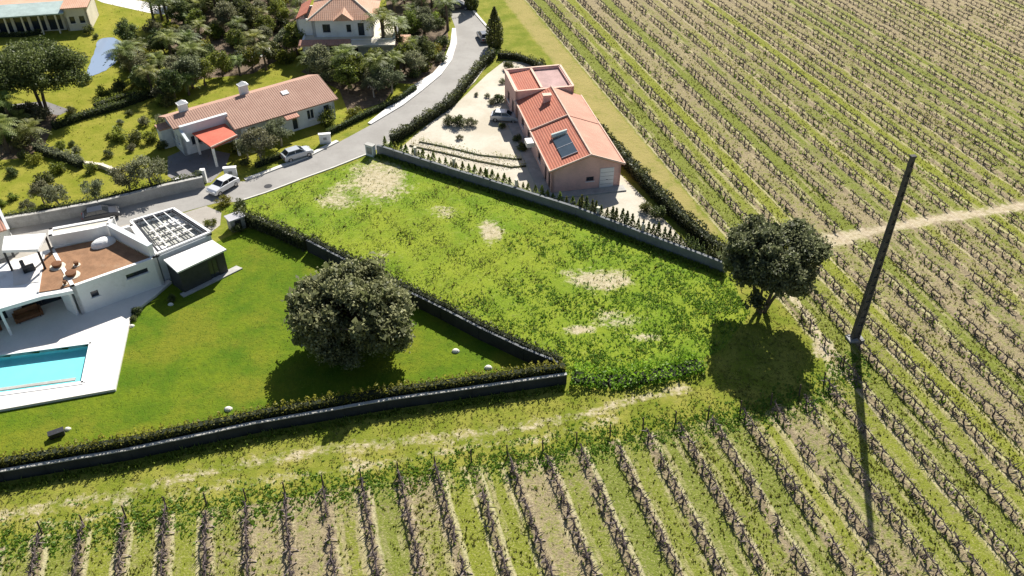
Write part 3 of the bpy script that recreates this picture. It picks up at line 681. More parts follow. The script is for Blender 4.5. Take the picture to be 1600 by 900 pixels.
walls(villa, [(0.25, 6.92), (3.85, 5.82), (4.95, 5.7), (5.7, 6.75), (0.6, 8.25)], 3.0, 4.2, 'white_render', {}, 0.3, 'upper_wall')
b = MB(); b.prism([(0.65, 7.13), (3.9, 6.14), (4.8, 6.03), (5.2, 6.58), (0.85, 7.85)], 3.9, 4.1, 'cream_render'); b.build('upper_roof', villa)
walls(villa, [(0.7, 6.95), (5.6, 6.45), (5.7, 6.75), (0.6, 8.25)], 0, 3.0, 'white_render', {}, 0.3, 'rear_wall')
b = MB(); b.wallseg((4.98, 5.62), (6.75, 0.33), 0.42, 3.08, 4.2, 'white_render'); b.build('parapet', villa)
b = MB(); b.wallseg((4.98, 5.62), (6.75, 0.33), 0.5, 4.203, 4.27, 'blue_white_render'); b.build('parapet_coping', villa)
# skylight dome and vents on the deck
b = MB(); n = 14
for j in range(6):
    e0, e1_ = j / 6 * math.pi / 2, (j + 1) / 6 * math.pi / 2
    for i in range(n):
        a0, a1 = 2 * math.pi * i / n, 2 * math.pi * (i + 1) / n
        f = lambda a_, e_: (3.9 + 1.05 * math.cos(a_) * math.cos(e_), 4.75 + 0.62 * math.sin(a_) * math.cos(e_), 3.08 + 0.62 * math.sin(e_) ** 0.8)
        b.add([f(a0, e0), f(a1, e0), f(a1, e1_), f(a0, e1_)], [(0, 1, 2, 3)], 'white_render')
b.build('roof_dome', villa, smooth=True)
for px, py, r_ in ((90, 416, .42), (112, 430, .45), (120, 414, .2), (102, 444, .14)):
    x, y = toV(px, py, 3.1); b = MB(); b.tube([(x, y, 3.07), (x, y, 3.13)], [r_ * 1.5, r_ * 1.45], 16, 'cream_render'); b.tube([(x, y, 3.13), (x, y, 3.42), (x, y, 3.45)], [r_ * .8, r_, r_ * .6], 14, 'pot_clay'); b.build('roof_pot', villa)
# roof gazebo: white slab on black posts over white floor
gz = [(-3.4, 5.5), (-1.0, 3.9), (0.1, 6.0), (-2.8, 7.6)]
b = MB(); b.prism(gz, 4.85, 5.1, 'white_render'); b.build('gazebo_roof', villa)
for i, (x, y) in enumerate(gz):
    cx, cy = -1.8, 5.7; x, y = x + (cx - x) * .06, y + (cy - y) * .06; box('gazebo_post', villa, 'dark_metal', x - .09, x + .09, y - .09, y + .09, 3.0, 4.85)
b = MB(); b.prism([(-3.7, 3.2), (-1.2, 2.2), (-0.72, 5.6), (-2.9, 7.2)], 3.003, 3.05, 'terrace_stone'); b.build('gazebo_floor', villa)
b = MB(); b.box(-2.6, -1.7, 4.3, 4.9, 3.05, 3.45, 'dark_cladding'); b.box(-2.6, -2.3, 4.3, 5.5, 3.05, 3.7, 'dark_cladding'); sofa = b.build('roof_bench', villa)
# patio under the slab
walls(villa, [(-13, 3.2), (-0.05, 3.2), (-0.05, 6.5), (-13, 6.5)], 0, 2.68, 'white_render', {0: [(1.0, 4.0, 0.05, 2.3, 'door'), (5.0, 8.0, 0.05, 2.3, 'door'), (9.2, 12.2, 0.05, 2.3, 'door')]}, 0.25, 'patio_wall')
b = MB(); b.wallseg((-0.75, 1.5), (-0.28, 0.2), 0.22, 0, 2.68, 'white_render'); b.build('patio_fin', villa)
for x in (-5.3, -10.2): box('patio_post', villa, 'white_render', x - .1, x + .1, 0.72, 0.92, 0.2, 2.68)
# sofa set in the shade of the patio
for x, y in ((-3.6, 2.2), (-6.8, 2.1)):
    s_ = root('patio_sofa', 'brown outdoor sofa in the patio shade, %s the white post' % ('right of' if x > -5 else 'left of'), 'sofa', (*V(x, y), 0.22), VROT)
    box('seat', s_, 'pot_clay', -.9, .9, -.4, .4, .1, .42, bevel=.05); box('backrest', s_, 'pot_clay', -.9, .9, .4, .6, .12, .8, bevel=.05)
    for q in (-.9, .9): box('armrest', s_, 'pot_clay', min(q, q * 1.2), max(q, q * 1.2), -.4, .6, .1, .6, bevel=.04)
    for q in ((-.8, -.3), (.8, -.3), (-.8, .5), (.8, .5)): box('leg', s_, 'dark_metal', q[0] - .04, q[0] + .04, q[1] - .04, q[1] + .04, 0, .1)
# garage wing with batten roof
gw = [(7.1, 0.6), (12.0, 1.1), (10.75, 6.9), (6.95, 7.1)]
walls(villa, gw, 0, 2.75, 'blue_white_render', {1: [(1.2, 4.4, 0.05, 2.2, 'door')]}, 0.25, 'garage_wall')
b = MB(); b.prism([(7.35, 0.87), (11.73, 1.32), (10.57, 6.63), (7.2, 6.83)], 2.4, 2.55, 'roof_gravel'); b.build('garage_roof', villa)
b = MB(); b.prism([(8.6, 5.2), (10.6, 6.1), (10.95, 4.5)], 2.552, 2.7, 'white_render'); b.build('roof_panel', villa)
b = MB(); b.prism([(7.6, 1.15), (8.9, 1.3), (7.5, 2.5)], 2.552, 2.66, 'white_render'); b.build('roof_panel', villa)
for i in range(4):
    p, q = gw[i], gw[(i + 1) % 4]; bar3('roof_beam', villa, (*p, 2.95), (*q, 2.95), .22, .16, 'white_render')
    cx, cy = 9.3, 3.9; pi = (p[0] + (cx - p[0]) * .1, p[1] + (cy - p[1]) * .1); qi = (q[0] + (cx - q[0]) * .1, q[1] + (cy - q[1]) * .1)
    bar3('roof_beam', villa, (*pi, 2.9), (*qi, 2.9), .16, .14, 'dark_metal')
    box('beam_post', villa, 'dark_metal', p[0] - .1, p[0] + .1, p[1] - .1, p[1] + .1, 2.75, 2.945)
for i in range(7):
    t_ = (i + .7) / 7.4; p = (7.2 + (11.7 - 7.2) * t_, 1.0 + .4 * t_); q = (7.15 + (10.6 - 7.15) * t_, 6.8 - .15 * t_)
    bar3('roof_slat', villa, (*p, 3.07), (*q, 3.07), .07, .07, 'white_render' if i % 2 else 'dark_metal')
for i in range(3): bar3('roof_slat', villa, (7.6, 2.6 + i * 1.1, 2.70), (11.3 - i * .25, 3.1 + i * 1.05, 2.70), .18, .08, 'terrace_stone')
# garden shed
sd = root('garden_shed', 'black clad shed with flat white roof against the villa, at the lawn', 'shed', (VO[0], VO[1], 0), VROT)
walls(sd, [(7.9, -2.0), (12.1, -1.3), (11.75, 0.35), (7.5, -0.05)], 0, 2.35, 'dark_cladding', {0: [(2.6, 3.5, 0.03, 2.0, 'door')]}, 0.15)
slab_obj('roof', sd, [(7.75, -2.25, 2.5), (12.35, -1.5, 2.5), (11.85, .45, 2.62), (7.4, 0.05, 2.62)], 0.14, 'white_render')
b = MB(); b.prism([(7.6, -2.5), (13.3, -1.6), (13.0, -0.9), (7.5, -1.9)], 0.0, 0.10, 'pale_concrete'); b.build('plinth', sd)
# terrace with pool
TZ = 0.22
TOUT = [G(180, 608, TZ), G(205, 490, TZ), G(243, 461, TZ), V(7.5, 0.1), V(7.4, 0.5), V(0.2, 0.5), V(0.2, 3.3), V(-13, 3.3), V(-22, 3.3), (G(0, 640, TZ)[0] - 12, G(0, 640, TZ)[1] - 2.9), G(0, 640, TZ)]
def holed(name, outer, inner, z0, z1, mat):
    vs3 = [Vector((*p, 0)) for p in outer]; hs = [Vector((*p, 0)) for p in inner]
    tri = tessellate_polygon([vs3, hs]); allp = outer + inner; b = MB(); n = len(outer); m_ = len(inner)
    fs = []
    for t_ in tri:
        a, c, d = (allp[k] for k in t_); s_ = (c[0] - a[0]) * (d[1] - a[1]) - (c[1] - a[1]) * (d[0] - a[0]); fs.append(t_ if s_ > 0 else t_[::-1])
    b.add([(*p, z1) for p in allp], fs, mat)
    b.add([(*p, z0) for p in outer] + [(*p, z1) for p in outer], [(i, (i + 1) % n, n + (i + 1) % n, n + i) for i in range(n)], mat)
    b.add([(*p, z0) for p in inner] + [(*p, z1) for p in inner], [(i, (i + 1) % m_, m_ + (i + 1) % m_, m_ + i) for i in range(m_)], mat)
    return b.build(name)
o = holed('pool_terrace', TOUT, POOL, -0.15, TZ, 'terrace_stone'); o['kind'] = 'structure'
pc = (sum(p[0] for p in POOL) / 4, sum(p[1] for p in POOL) / 4)
pool = root('swimming_pool', 'turquoise swimming pool in the white terrace at the left edge', 'pool', (*pc, 0))
PL = [(p[0] - pc[0], p[1] - pc[1]) for p in POOL]
b = MB(); b.add([(*p, -0.42) for p in PL], [(3, 2, 1, 0)], 'pool_tile'); b.add([(*p, -0.42) for p in PL] + [(*p, TZ - .02) for p in PL], [(i, (i + 1) % 4, 4 + (i + 1) % 4, 4 + i) for i in range(4)], 'pool_tile'); b.build('basin', pool)
b = MB(); b.add([(*p, 0.06) for p in PL], [(3, 2, 1, 0)], 'pool_water'); b.build('water_surface', pool)
for i in range(4):
    p, q = PL[i], PL[(i + 1) % 4]; bar3('coping', pool, (*p, TZ + .004), (*q, TZ + .004), .34, .035, 'white_render')
e_ = (PL[1][0] - PL[0][0], PL[1][1] - PL[0][1])
b = MB(); p = (PL[1][0] + pdv[0] * .6 - e_[0] * .1, PL[1][1] + pdv[1] * .6 - e_[1] * .1); q = (p[0] + pdv[0] * 11, p[1] + pdv[1] * 11); b.wallseg(p, q, .3, TZ + .004, TZ + .1, 'pale_concrete'); b.build('cover_box', pool)
# terracotta roofed neighbour at the left edge
nb = root('neighbour_house', 'pink tiled roof with white gable at the left edge above the villa', 'house', (*G(6, 385), 0), R(37))
walls(nb, [(-6, -2), (0.9, -2), (0.9, 3), (-6, 3)], 0, 2.8, 'white_render', {1: [(1.2, 2.2, 1, 2)]})
slab_obj('roof', nb, [(-6.2, -2.3, 2.85), (0.7, -2.3, 2.85), (0.7, .5, 3.7), (-6.2, .5, 3.7)], .12, 'tile_pink'); slab_obj('roof', nb, [(-6.2, .5, 3.7), (0.7, .5, 3.7), (0.7, 3.3, 2.85), (-6.2, 3.3, 2.85)], .12, 'tile_pink')
b = MB(); b.add([(.72, -2.3, 2.8), (.72, 3.3, 2.8), (.72, .5, 3.95), (.98, -2.3, 2.8), (.98, 3.3, 2.8), (.98, .5, 3.95)], [(0, 2, 1), (3, 4, 5), (0, 3, 5, 2), (2, 5, 4, 1), (0, 1, 4, 3)], 'white_render'); b.build('gable', nb)

# ================================================================== TERRACOTTA HOUSE
PA = math.atan2(0.978, -0.209) - math.pi / 2
pk = root('terracotta_house', 'long pink house with terracotta roofs and solar heater in gravel yard', 'house', (4.0, 73.6, 0), PA)
W, HW = 7.2, 2.75; RX = 3.9; RZ = 4.05
walls(pk, [(0, 0), (W, 0), (W, 16.0), (0, 16.0)], 0, HW, 'pink_render',
      {0: [(3.6, 4.4, 1.0, 1.5), (5.0, 6.5, 0.05, 2.35, 'door')], 3: [(13.0, 13.8, 0.05, 2.1, 'door'), (14.6, 15.3, 0.05, 2.1, 'door'), (10.0, 11.2, 0.9, 2.0), (2.0, 3.2, 0.9, 2.0), (5.0, 6.2, 0.9, 2.0)],
       1: [(3, 4.2, .9, 2.0), (9, 10.2, .9, 2.0)]}, 0.3)
for y in (0.0, 15.7):
    b = MB(); b.add([(0, y, HW), (W, y, HW), (RX, y, RZ - .1), (0, y + .3, HW), (W, y + .3, HW), (RX, y + .3, RZ - .1)], [(0, 1, 2), (5, 4, 3), (0, 2, 5, 3), (1, 4, 5, 2)], 'pink_render'); b.build('gable_wall', pk)
b = MB(); b.box(5.02, 6.48, -.06, .06, .06, 2.34, 'white_render')
for z in (.5, .95, 1.4, 1.85): b.box(5.06, 6.44, -.075, -.06, z, z + .03, 'concrete')
gd = b.build('garage_door', pk); box('handle', gd, 'dark_metal', 5.7, 5.85, -.1, -.075, 1.0, 1.05)
def slope(x, left=True): return RZ - (RX - x) * (RZ - HW) / RX if left else RZ - (x - RX) * (RZ - HW) / (W - RX)
def roofs(y0, y1, dz, mat_l, mat_r, name='roof'):
    slab_obj(name, pk, [(-.3, y0, slope(-.3) + dz), (RX, y0, RZ + dz), (RX, y1, RZ + dz), (-.3, y1, slope(-.3) + dz)], .14, mat_l)
    slab_obj(name, pk, [(RX, y0, RZ + dz), (W + .3, y0, slope(W + .3, False) + dz), (W + .3, y1, slope(W + .3, False) + dz), (RX, y1, RZ + dz)], .14, mat_r)
roofs(-.25, 8.6, .06, 'tile_red', 'tile_pink'); roofs(8.6, 16.0, .12, 'tile_red', 'tile_pink')
def capline(p, q, r_=.11):
    b = MB(); b.tube([p, q], [r_, r_], 6, 'tile_cap'); b.build('ridge_cap', pk)
capline((RX, -.25, RZ + .1), (RX, 16, RZ + .16)); capline((-.3, -.25, slope(-.3) + .1), (-.3, 8.6, slope(-.3) + .1)); capline((-.3, 8.6, slope(-.3) + .16), (-.3, 16, slope(-.3) + .16))
capline((-.3, 8.6, slope(-.3) + .15), (RX, 8.6, RZ + .16)); capline((-.3, -.25, slope(-.3) + .1), (RX, -.25, RZ + .1)); capline((W + .3, -.25, slope(W + .3, False) + .1), (W + .3, 16, slope(W + .3, False) + .1)); capline((RX, -.25, RZ + .1), (W + .3, -.25, slope(W + .3, False) + .1))
b = MB(); b.box(2.3, 3.1, 13.0, 13.5, 3.4, 4.5, 'pink_render'); b.box(2.2, 3.2, 12.9, 13.6, 4.5, 4.6, 'tile_cap'); b.build('chimney', pk)
# solar water heater
def ons(x, y, d): return (x, y, slope(x) + .06 + d)
sh = MB(); slab3(sh, [ons(1.3, 1.2, .12), ons(2.9, 1.2, .12), ons(2.9, 5.0, .12), ons(1.3, 5.0, .12)], .1, 'solar_glass'); sp_ = sh.build('solar_panel', pk)
for y in (1.15, 3.1, 5.05): bar = MB(); slab3(bar, [ons(1.25, y - .04, .15), ons(2.95, y - .04, .15), ons(2.95, y + .04, .15), ons(1.25, y + .04, .15)], .12, 'rim'); bar.build('panel_frame', sp_)
b = MB(); b.tube([ons(1.3, 5.45, .32), ons(2.9, 5.45, .18)], [.25, .25], 12, 'tank'); tk = b.build('water_tank', pk, smooth=False)
for x in (1.3, 2.9): b = MB(); b.tube([ons(x, 5.5, -.1), ons(x, 5.5, .4)], [.04, .04], 5, 'rim'); b.build('bracket', tk)
b = MB(); b.box(-1.2, -.32, 6.0, 7.2, 2.2, 2.7, 'terrace_stone'); b.build('porch_canopy', pk)
# taller flat-roofed rear block
walls(pk, [(-.2, 16.02), (W - .6, 16.02), (W - .6, 22.3), (-.2, 22.3)], 0, 3.9, 'pink_render', {3: [(1.5, 2.7, .9, 2.1), (4.0, 5.0, .05, 2.1, 'door')]}, .3, 'rear_wall')
slab_obj('rear_roof', pk, [(.15, 16.36, 3.55), (2.9, 16.36, 3.8), (2.9, 21.96, 3.8), (.15, 21.96, 3.55)], .12, 'tile_red')
b = MB(); b.box(2.92, W - .94, 16.36, 21.96, 3.4, 3.62, 'flat_roof_mauve'); b.build('rear_flat_roof', pk)
for p, q in (((-.2, 16.05), (-.2, 22.3)), ((2.9, 16.4), (2.9, 21.9)), ((-.2, 16.1), (W - .6, 16.1)), ((W - .65, 16.2), (W - .65, 22.2)), ((-.1, 22.2), (W - .7, 22.2))): bar3('roof_edge', pk, (*p, 3.92), (*q, 3.92), .26, .07, 'tile_cap')
b = MB(); b.box(-.5, W + .4, -1.1, -.005, 0, .14, 'pale_concrete'); b.box(-1.2, -.005, -1.1, 16, 0, .12, 'pale_concrete'); b.build('paved_skirt', pk)

# ================================================================== HOUSE WITH BROWN ROOF
LA = R(37.7); LO = G(455, 209)
lh = root('brown_roof_house', 'white single-storey house with long brown tiled roof behind the road', 'house', (*LO, 0), LA)
walls(lh, [(-5.8, 0.3), (5.9, 0.3), (5.9, 6.9), (-11.4, 6.9), (-11.4, 2.3), (-5.8, 2.3)], 0, 2.5, 'blue_white_render',
      {0: [(1.0, 2.0, .9, 2.0), (3.4, 4.4, .9, 2.0), (6.3, 7.0, .1, 2.1, 'door'), (8.2, 9.1, .8, 2.0), (10.3, 11.1, .8, 2.0)], 3: [(1.6, 2.3, .9, 2.0), (3.0, 3.7, .9, 2.0)], 1: [(1.5, 2.6, .9, 2.0), (4.2, 5.2, .9, 2.0)], 4: [(1.0, 2.2, .9, 2.0)]}, .3, frame='white_render')
slab_obj('roof', lh, [(-6.3, -.1, 2.55), (6.3, -.1, 2.55), (6.3, 4.4, 3.95), (-6.3, 4.4, 3.95)], .14, 'tile_brown')
slab_obj('roof', lh, [(-11.9, 2.45, 3.34), (-6.31, 2.45, 3.34), (-6.31, 4.4, 3.95), (-11.9, 4.4, 3.95)], .14, 'tile_brown')
slab_obj('roof', lh, [(-11.9, 4.4, 3.95), (6.3, 4.4, 3.95), (6.3, 7.3, 2.9), (-11.9, 7.3, 2.9)], .14, 'tile_brown')
for x0, x1 in ((5.6, 5.9), (-11.4, -11.1)):
    b = MB(); b.add([(x, y, z) for x in (x0, x1) for y, z in ((.3, 2.5), (6.9, 2.5), (6.9, 2.9), (4.4, 3.8), (.3, 2.55))], [(4, 3, 2, 1, 0), (5, 6, 7, 8, 9), (0, 5, 9, 4), (4, 9, 8, 3), (3, 8, 7, 2)], 'blue_white_render'); b.build('gable_wall', lh)
b = MB(); b.wallseg((-11.3, 2.25), (-6.0, 2.25), .4, 2.5, 3.5, 'blue_white_render'); b.build('parapet', lh)
for x, y, h_ in ((-9.7, 4.9, 4.9), (-2.6, 5.2, 5.0)):
    b = MB(); b.box(x - .45, x + .45, y - .35, y + .35, 3.4, h_ - .25, 'white_render'); b.box(x - .55, x + .55, y - .45, y + .45, h_ - .25, h_ - .12, 'white_render'); b.add([(x - .5, y - .4, h_ - .12), (x + .5, y - .4, h_ - .12), (x + .5, y + .4, h_ - .12), (x - .5, y + .4, h_ - .12), (x, y, h_ + .25)], [(0, 1, 4), (1, 2, 4), (2, 3, 4), (3, 0, 4)], 'white_render'); b.build('chimney', lh)
b = MB(); slab3(b, [(.9, 2.7, 3.5), (1.7, 2.7, 3.5), (1.7, 3.3, 3.7), (.9, 3.3, 3.7)], .1, 'white_render'); b.build('roof_light', lh)
slab_obj('porch_roof', lh, [(-.6, -.9, 2.25), (1.0, -.9, 2.25), (1.0, .28, 2.5), (-.6, .28, 2.5)], .12, 'tile_pink')
slab_obj('carport_roof', lh, [(-9.7, -2.2, 2.35), (-6.5, -1.3, 2.35), (-6.5, 2.0, 2.5), (-10.2, 2.0, 2.5)], .14, 'red_roof_felt')
for x, y in ((-9.6, -2.0), (-6.7, -1.2), (-10.0, 1.7)): box('carport_post', lh, 'white_render', x - .12, x + .12, y - .12, y + .12, 0, 2.22)
b = MB(); b.tube([(-9.8, -2.15, 2.42), (-6.5, -1.25, 2.42)], [.1, .1], 6, 'tile_cap'); b.build('carport_edge', lh)
b = MB(); b.box(-12.6, -11.42, 5.2, 6.6, 0, 2.2, 'blue_white_render'); b.box(-12.7, -11.42, 5.1, 6.7, 2.2, 2.35, 'tile_brown'); b.build('side_porch', lh)

# ================================================================== TWO-STOREY HOUSE
TO = G(480, 98)
th_ = root('two_storey_house', 'white two-storey house with pale terracotta hipped roof among the palms', 'house', (*TO, 0), R(3))
walls(th_, [(-.3, 0), (11.8, 0), (11.8, 8), (-.3, 8)], 0, 3.0, 'white_render', {0: [(2.3, 3.1, 1.1, 2.2), (3.5, 4.3, 1.1, 2.2), (5.6, 7.2, .1, 2.1, 'door'), (9.6, 10.2, .9, 2.1)], 1: [(2, 3, 1, 2), (5, 6, 1, 2)], 3: [(2, 3, 1, 2), (5, 6, 1, 2)]}, .3)
b = MB(); b.box(-.1, 11.6, .2, 7.8, 2.78, 2.9, 'cream_render'); b.build('terrace_floor', th_)
b = MB(); b.box(6.2, 11.9, -1.9, -.002, 2.75, 2.98, 'cream_render'); b.build('balcony', th_)
for x in (6.4, 9.0, 11.6): box('balcony_post', th_, 'white_render', x - .12, x + .12, -1.8, -1.56, 0, 2.75)
b = MB(); slab3(b, [(-.6, -1.0, 2.75), (6.1, -1.0, 2.75), (6.1, .0, 3.12), (-.6, .0, 3.12)], .12, 'tile_pink'); b.build('lean_to_roof', th_)
walls(th_, [(1.2, 1.4), (9.0, 1.4), (9.0, 7.6), (1.2, 7.6)], 2.9, 5.3, 'white_render', {0: [(1.2, 2.2, 3.5, 4.6), (4.3, 4.9, 3.5, 4.5), (5.8, 6.6, 3.0, 4.7, 'door')], 1: [(2, 3, 3.6, 4.6)], 3: [(2, 3, 3.6, 4.6)]}, .3, 'upper_wall')
b = MB(); E_ = [(.6, .8), (9.6, .8), (9.6, 8.2), (.6, 8.2)]; A_, B_ = (3.9, 4.5, 7.0), (6.2, 4.5, 7.0); e0 = [(*p, 5.3) for p in E_]
b.add(e0 + [A_, B_], [(0, 1, 5, 4), (1, 2, 5), (2, 3, 4, 5), (3, 0, 4), (3, 2, 1, 0)], 'tile_orange'); b.build('roof', th_)
for p, q in ((e0[0], A_), (e0[1], B_), (e0[2], B_), (e0[3], A_), (A_, B_)): b = MB(); b.tube([p, q], [.12, .12], 6, 'cream_render'); b.build('ridge_cap', th_)
b = MB(); b.add([(4.0, .5, 5.32), (6.6, .5, 5.32), (5.3, .5, 6.3), (5.3, 3.2, 6.3), (4.0, 1.3, 5.5), (6.6, 1.3, 5.5)], [(0, 1, 2), (1, 5, 3, 2), (0, 2, 3, 4)], 'tile_orange'); b.build('dormer', th_)
slab_obj('side_roof', th_, [(-1.0, 2.0, 5.2), (.5, 2.0, 6.0), (.5, 7.5, 6.0), (-1.0, 7.5, 5.2)], .14, 'tile_red')
walls(th_, [(-1.0, 2.2), (1.15, 2.2), (1.15, 7.4), (-1.0, 7.4)], 2.9, 5.05, 'white_render', {}, .25, 'side_wall')
walls(th_, [(11.85, -.4), (13.6, -.4), (13.6, 3), (11.85, 3)], 0, 2.3, 'white_render', {0: [(.5, 1.2, .9, 1.9)]}, .2, 'annex_wall'); slab_obj('annex_roof', th_, [(11.85, -.5, 2.4), (13.7, -.5, 2.4), (13.7, 3, 2.4), (11.85, 3, 2.4)], .1, 'tile_orange')

# ================================================================== LONG BUILDING, TOP LEFT
BO = G(0, 54)
lb = root('long_building', 'long low building with grey-green roof and dark glazed bays at top left', 'building', (*BO, 0), R(12))
walls(lb, [(-14, 0), (9.2, 0), (9.2, 6), (-14, 6)], 0, 2.9, 'cream_render', {0: [(1.0 + i * 2.2, 2.8 + i * 2.2, .1, 2.3, 'door') for i in range(10)]}, .3)
slab_obj('roof', lb, [(-14.4, -1.4, 2.85), (9.5, -1.4, 2.85), (9.5, 2.6, 3.3), (-14.4, 2.6, 3.3)], .16, 'teal_roof')
slab_obj('roof', lb, [(-14.4, 2.6, 3.3), (9.5, 2.6, 3.3), (9.5, 6.4, 2.9), (-14.4, 6.4, 2.9)], .16, 'tile_orange')
for i in range(11): box('veranda_post', lb, 'cream_render', -13.8 + i * 2.2, -13.6 + i * 2.2, -1.3, -1.1, 0, 2.7)
walls(lb, [(9.25, -.6), (12.4, -.6), (12.4, 5.4), (9.25, 5.4)], 0, 3.3, 'cream_render', {0: [(.6, 1.3, 1, 2), (1.9, 2.6, 1, 2)]}, .3, 'end_wall')
slab_obj('end_roof', lb, [(9.1, -.9, 3.32), (12.7, -.9, 3.32), (12.7, 5.7, 3.6), (9.1, 5.7, 3.6)], .14, 'tile_orange')

# ================================================================== WALLS
def offset(pts, d):
    out = []
    for i, p in enumerate(pts):
        a = pts[max(i - 1, 0)]; c = pts[min(i + 1, len(pts) - 1)]; ex, ey = c[0] - a[0], c[1] - a[1]; e = math.hypot(ex, ey); out.append((p[0] - ey / e * d, p[1] + ex / e * d))
    return out
def panel_wall(name, label, pts, h, th, plen, mat, cop, pill=0.12, cap=0.07, capw=1.3):
    r = root(name, label, 'wall', (*pts[0], 0)); o0 = pts[0]; k = 0
    for i in range(len(pts) - 1):
        a, c = pts[i], pts[i + 1]; L = math.hypot(c[0] - a[0], c[1] - a[1]); n = max(1, round(L / plen))
        for j in range(n):
            p = (a[0] + (c[0] - a[0]) * j / n - o0[0], a[1] + (c[1] - a[1]) * j / n - o0[1]); q = (a[0] + (c[0] - a[0]) * (j + 1) / n - o0[0], a[1] + (c[1] - a[1]) * (j + 1) / n - o0[1])
            d = ((q[0] - p[0]), (q[1] - p[1])); l = math.hypot(*d); d = (d[0] / l, d[1] / l); g = pill * .5
            dz = random.uniform(-.02, .02)
            b = MB(); b.wallseg((p[0] + d[0] * g, p[1] + d[1] * g), (q[0] - d[0] * g, q[1] - d[1] * g), th, -.1, h + dz, mat); b.build('wall_panel', r)
            b = MB(); b.wallseg((p[0] - d[0] * g * .99, p[1] - d[1] * g * .99), (p[0] + d[0] * g * .99, p[1] + d[1] * g * .99), th * 1.35, -.1, h + .03, mat); b.build('pillar', r)
            if cap:
                b = MB(); b.wallseg((p[0] + d[0] * g * 1.02, p[1] + d[1] * g * 1.02), (q[0] - d[0] * g * 1.02, q[1] - d[1] * g * 1.02), th * capw, h + dz + .003, h + dz + cap, cop); b.build('coping', r)
    return r
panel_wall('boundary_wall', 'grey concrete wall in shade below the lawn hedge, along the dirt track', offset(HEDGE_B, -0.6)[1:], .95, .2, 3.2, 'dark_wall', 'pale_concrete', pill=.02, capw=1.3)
gwall = panel_wall('boundary_wall', 'blue-grey wall between the weedy plot and the gravel yard', GWALL, 1.05, .22, 2.6, 'slate_wall', 'slate_wall')
RET = [(-56, 64.6), (-45.4, 68.2), (-40.4, 70.2), (-35.2, 73.2), (-31.5, 75.0)]
panel_wall('retaining_wall', 'grey retaining wall under the olive trees along the shaded lane', RET, 1.15, .3, 3.0, 'concrete', 'pale_concrete')
# blue-white meter cabinet at the wall's end
mc_ = root('meter_cabinet', 'pale blue meter cabinet at the road end of the grey wall', 'cabinet', (*G(580, 243), 0), R(-30))
box('body', mc_, 'blue_white_render', -.5, .5, -.25, .25, 0, 1.3); box('cap', mc_, 'pale_concrete', -.56, .56, -.31, .31, 1.3, 1.38); box('door', mc_, 'concrete', -.35, .35, -.27, -.252, .3, 1.1)
uh = root('utility_hut', 'small grey utility hut with pale flat roof at the top of the dark lawn hedge', 'hut', (*G(371, 356), 0), R(38))
box('body', uh, 'concrete', -.7, .7, -.5, .5, 0, 1.25); box('roof', uh, 'flat_roof_grey', -.82, .82, -.62, .62, 1.252, 1.36); box('door', uh, 'dark_metal', -.3, .3, -.53, -.502, .05, 1.1)
# white wall pieces at the gateways of the brown-roofed house
for px, py, lab in ((362, 277, 'white gate pier by the white car, lower of two at the road'), (509, 224, 'white gate pier above the silver car, upper of two at the road')):
    r = root('gate_pier', lab, 'gate pier', (*G(px, py), 0), R(10), 'white gate piers')
    box('pier', r, 'white_render', -.62, .62, -.16, .16, 0, 1.15); box('cap', r, 'white_render', -.68, .68, -.22, .22, 1.152, 1.22); box('letter_box', r, 'concrete', -.18, .18, -.2, -.162, .5, .8)
lw = root('low_wall', 'low white curved wall beside the driveway under the olive', 'wall', (*G(300, 289), 0), R(8))
b = MB(); q_ = [(-1.5, .2), (-.7, -.1), (.3, 0), (1.1, .35)]
for i in range(3): b.wallseg(q_[i], q_[i + 1], .5, 0, .75, 'white_render')
b.build('wall_body', lw); box('end_pier', lw, 'white_render', 1.0, 1.5, .15, .65, 0, 1.5)
# garden terrace wall
tw = panel_wall('garden_wall', 'low tan stone wall crossing the lawn of the left garden', GP((128, 258), (160, 262), (186, 272)), .45, .4, 1.5, 'cream_render', 'cream_render', cap=0)
mh = MB(); mh.tube([(0, 0, .013), (0, 0, .028)], [.42, .40], 18, 'dark_metal'); o = mh.build('manhole_cover'); o.location = (*G(419, 291), 0); tag(o, 'round dark manhole cover in the road opposite the silver car', 'manhole')
# small white garden lights / stones on the lawn
for px, py, lab in ((712, 549, 'white stone on the lawn beside the dark hedge, nearer the big tree'), (763, 575, 'white stone on the lawn near the hedge corner'), (357, 640, 'white stone on the lawn just above the long wall'), (206, 510, 'white stone on the lawn at the pool terrace edge'), (106, 671, 'small white stone beside the dark hose box on the lawn'), (267, 476, 'white stone at the lawn corner by the shed')):
    b = MB(); rr = .32 if px in (712, 763, 357) else .24; n = 9
    for j in range(4):
        for i in range(n):
            f = lambda i_, j_: (rr * math.cos(6.283 * (i_ % n) / n) * math.cos(j_ * .39) * (1 + .12 * math.sin((i_ % n) * 2.3 + px)), rr * .8 * math.sin(6.283 * (i_ % n) / n) * math.cos(j_ * .39), rr * .75 * math.sin(j_ * .39))
            b.add([f(i, j), f(i + 1, j), f(i + 1, j + 1), f(i, j + 1)], [(0, 1, 2, 3)], 'stone_white')
    o = b.build('garden_stone', smooth=False); o.location = (*G(px, py), 0); tag(o, lab, 'stone', 'white stones on the lawn')
hb = root('hose_box', 'dark garden hose box lying on the lawn near the left edge', 'box', (*G(90, 681), 0), R(30)); box('body', hb, 'dark_cladding', -.5, .5, -.22, .22, 0, .4, bevel=.05); box('lid', hb, 'dark_metal', -.53, .53, -.25, .25, .4, .46)

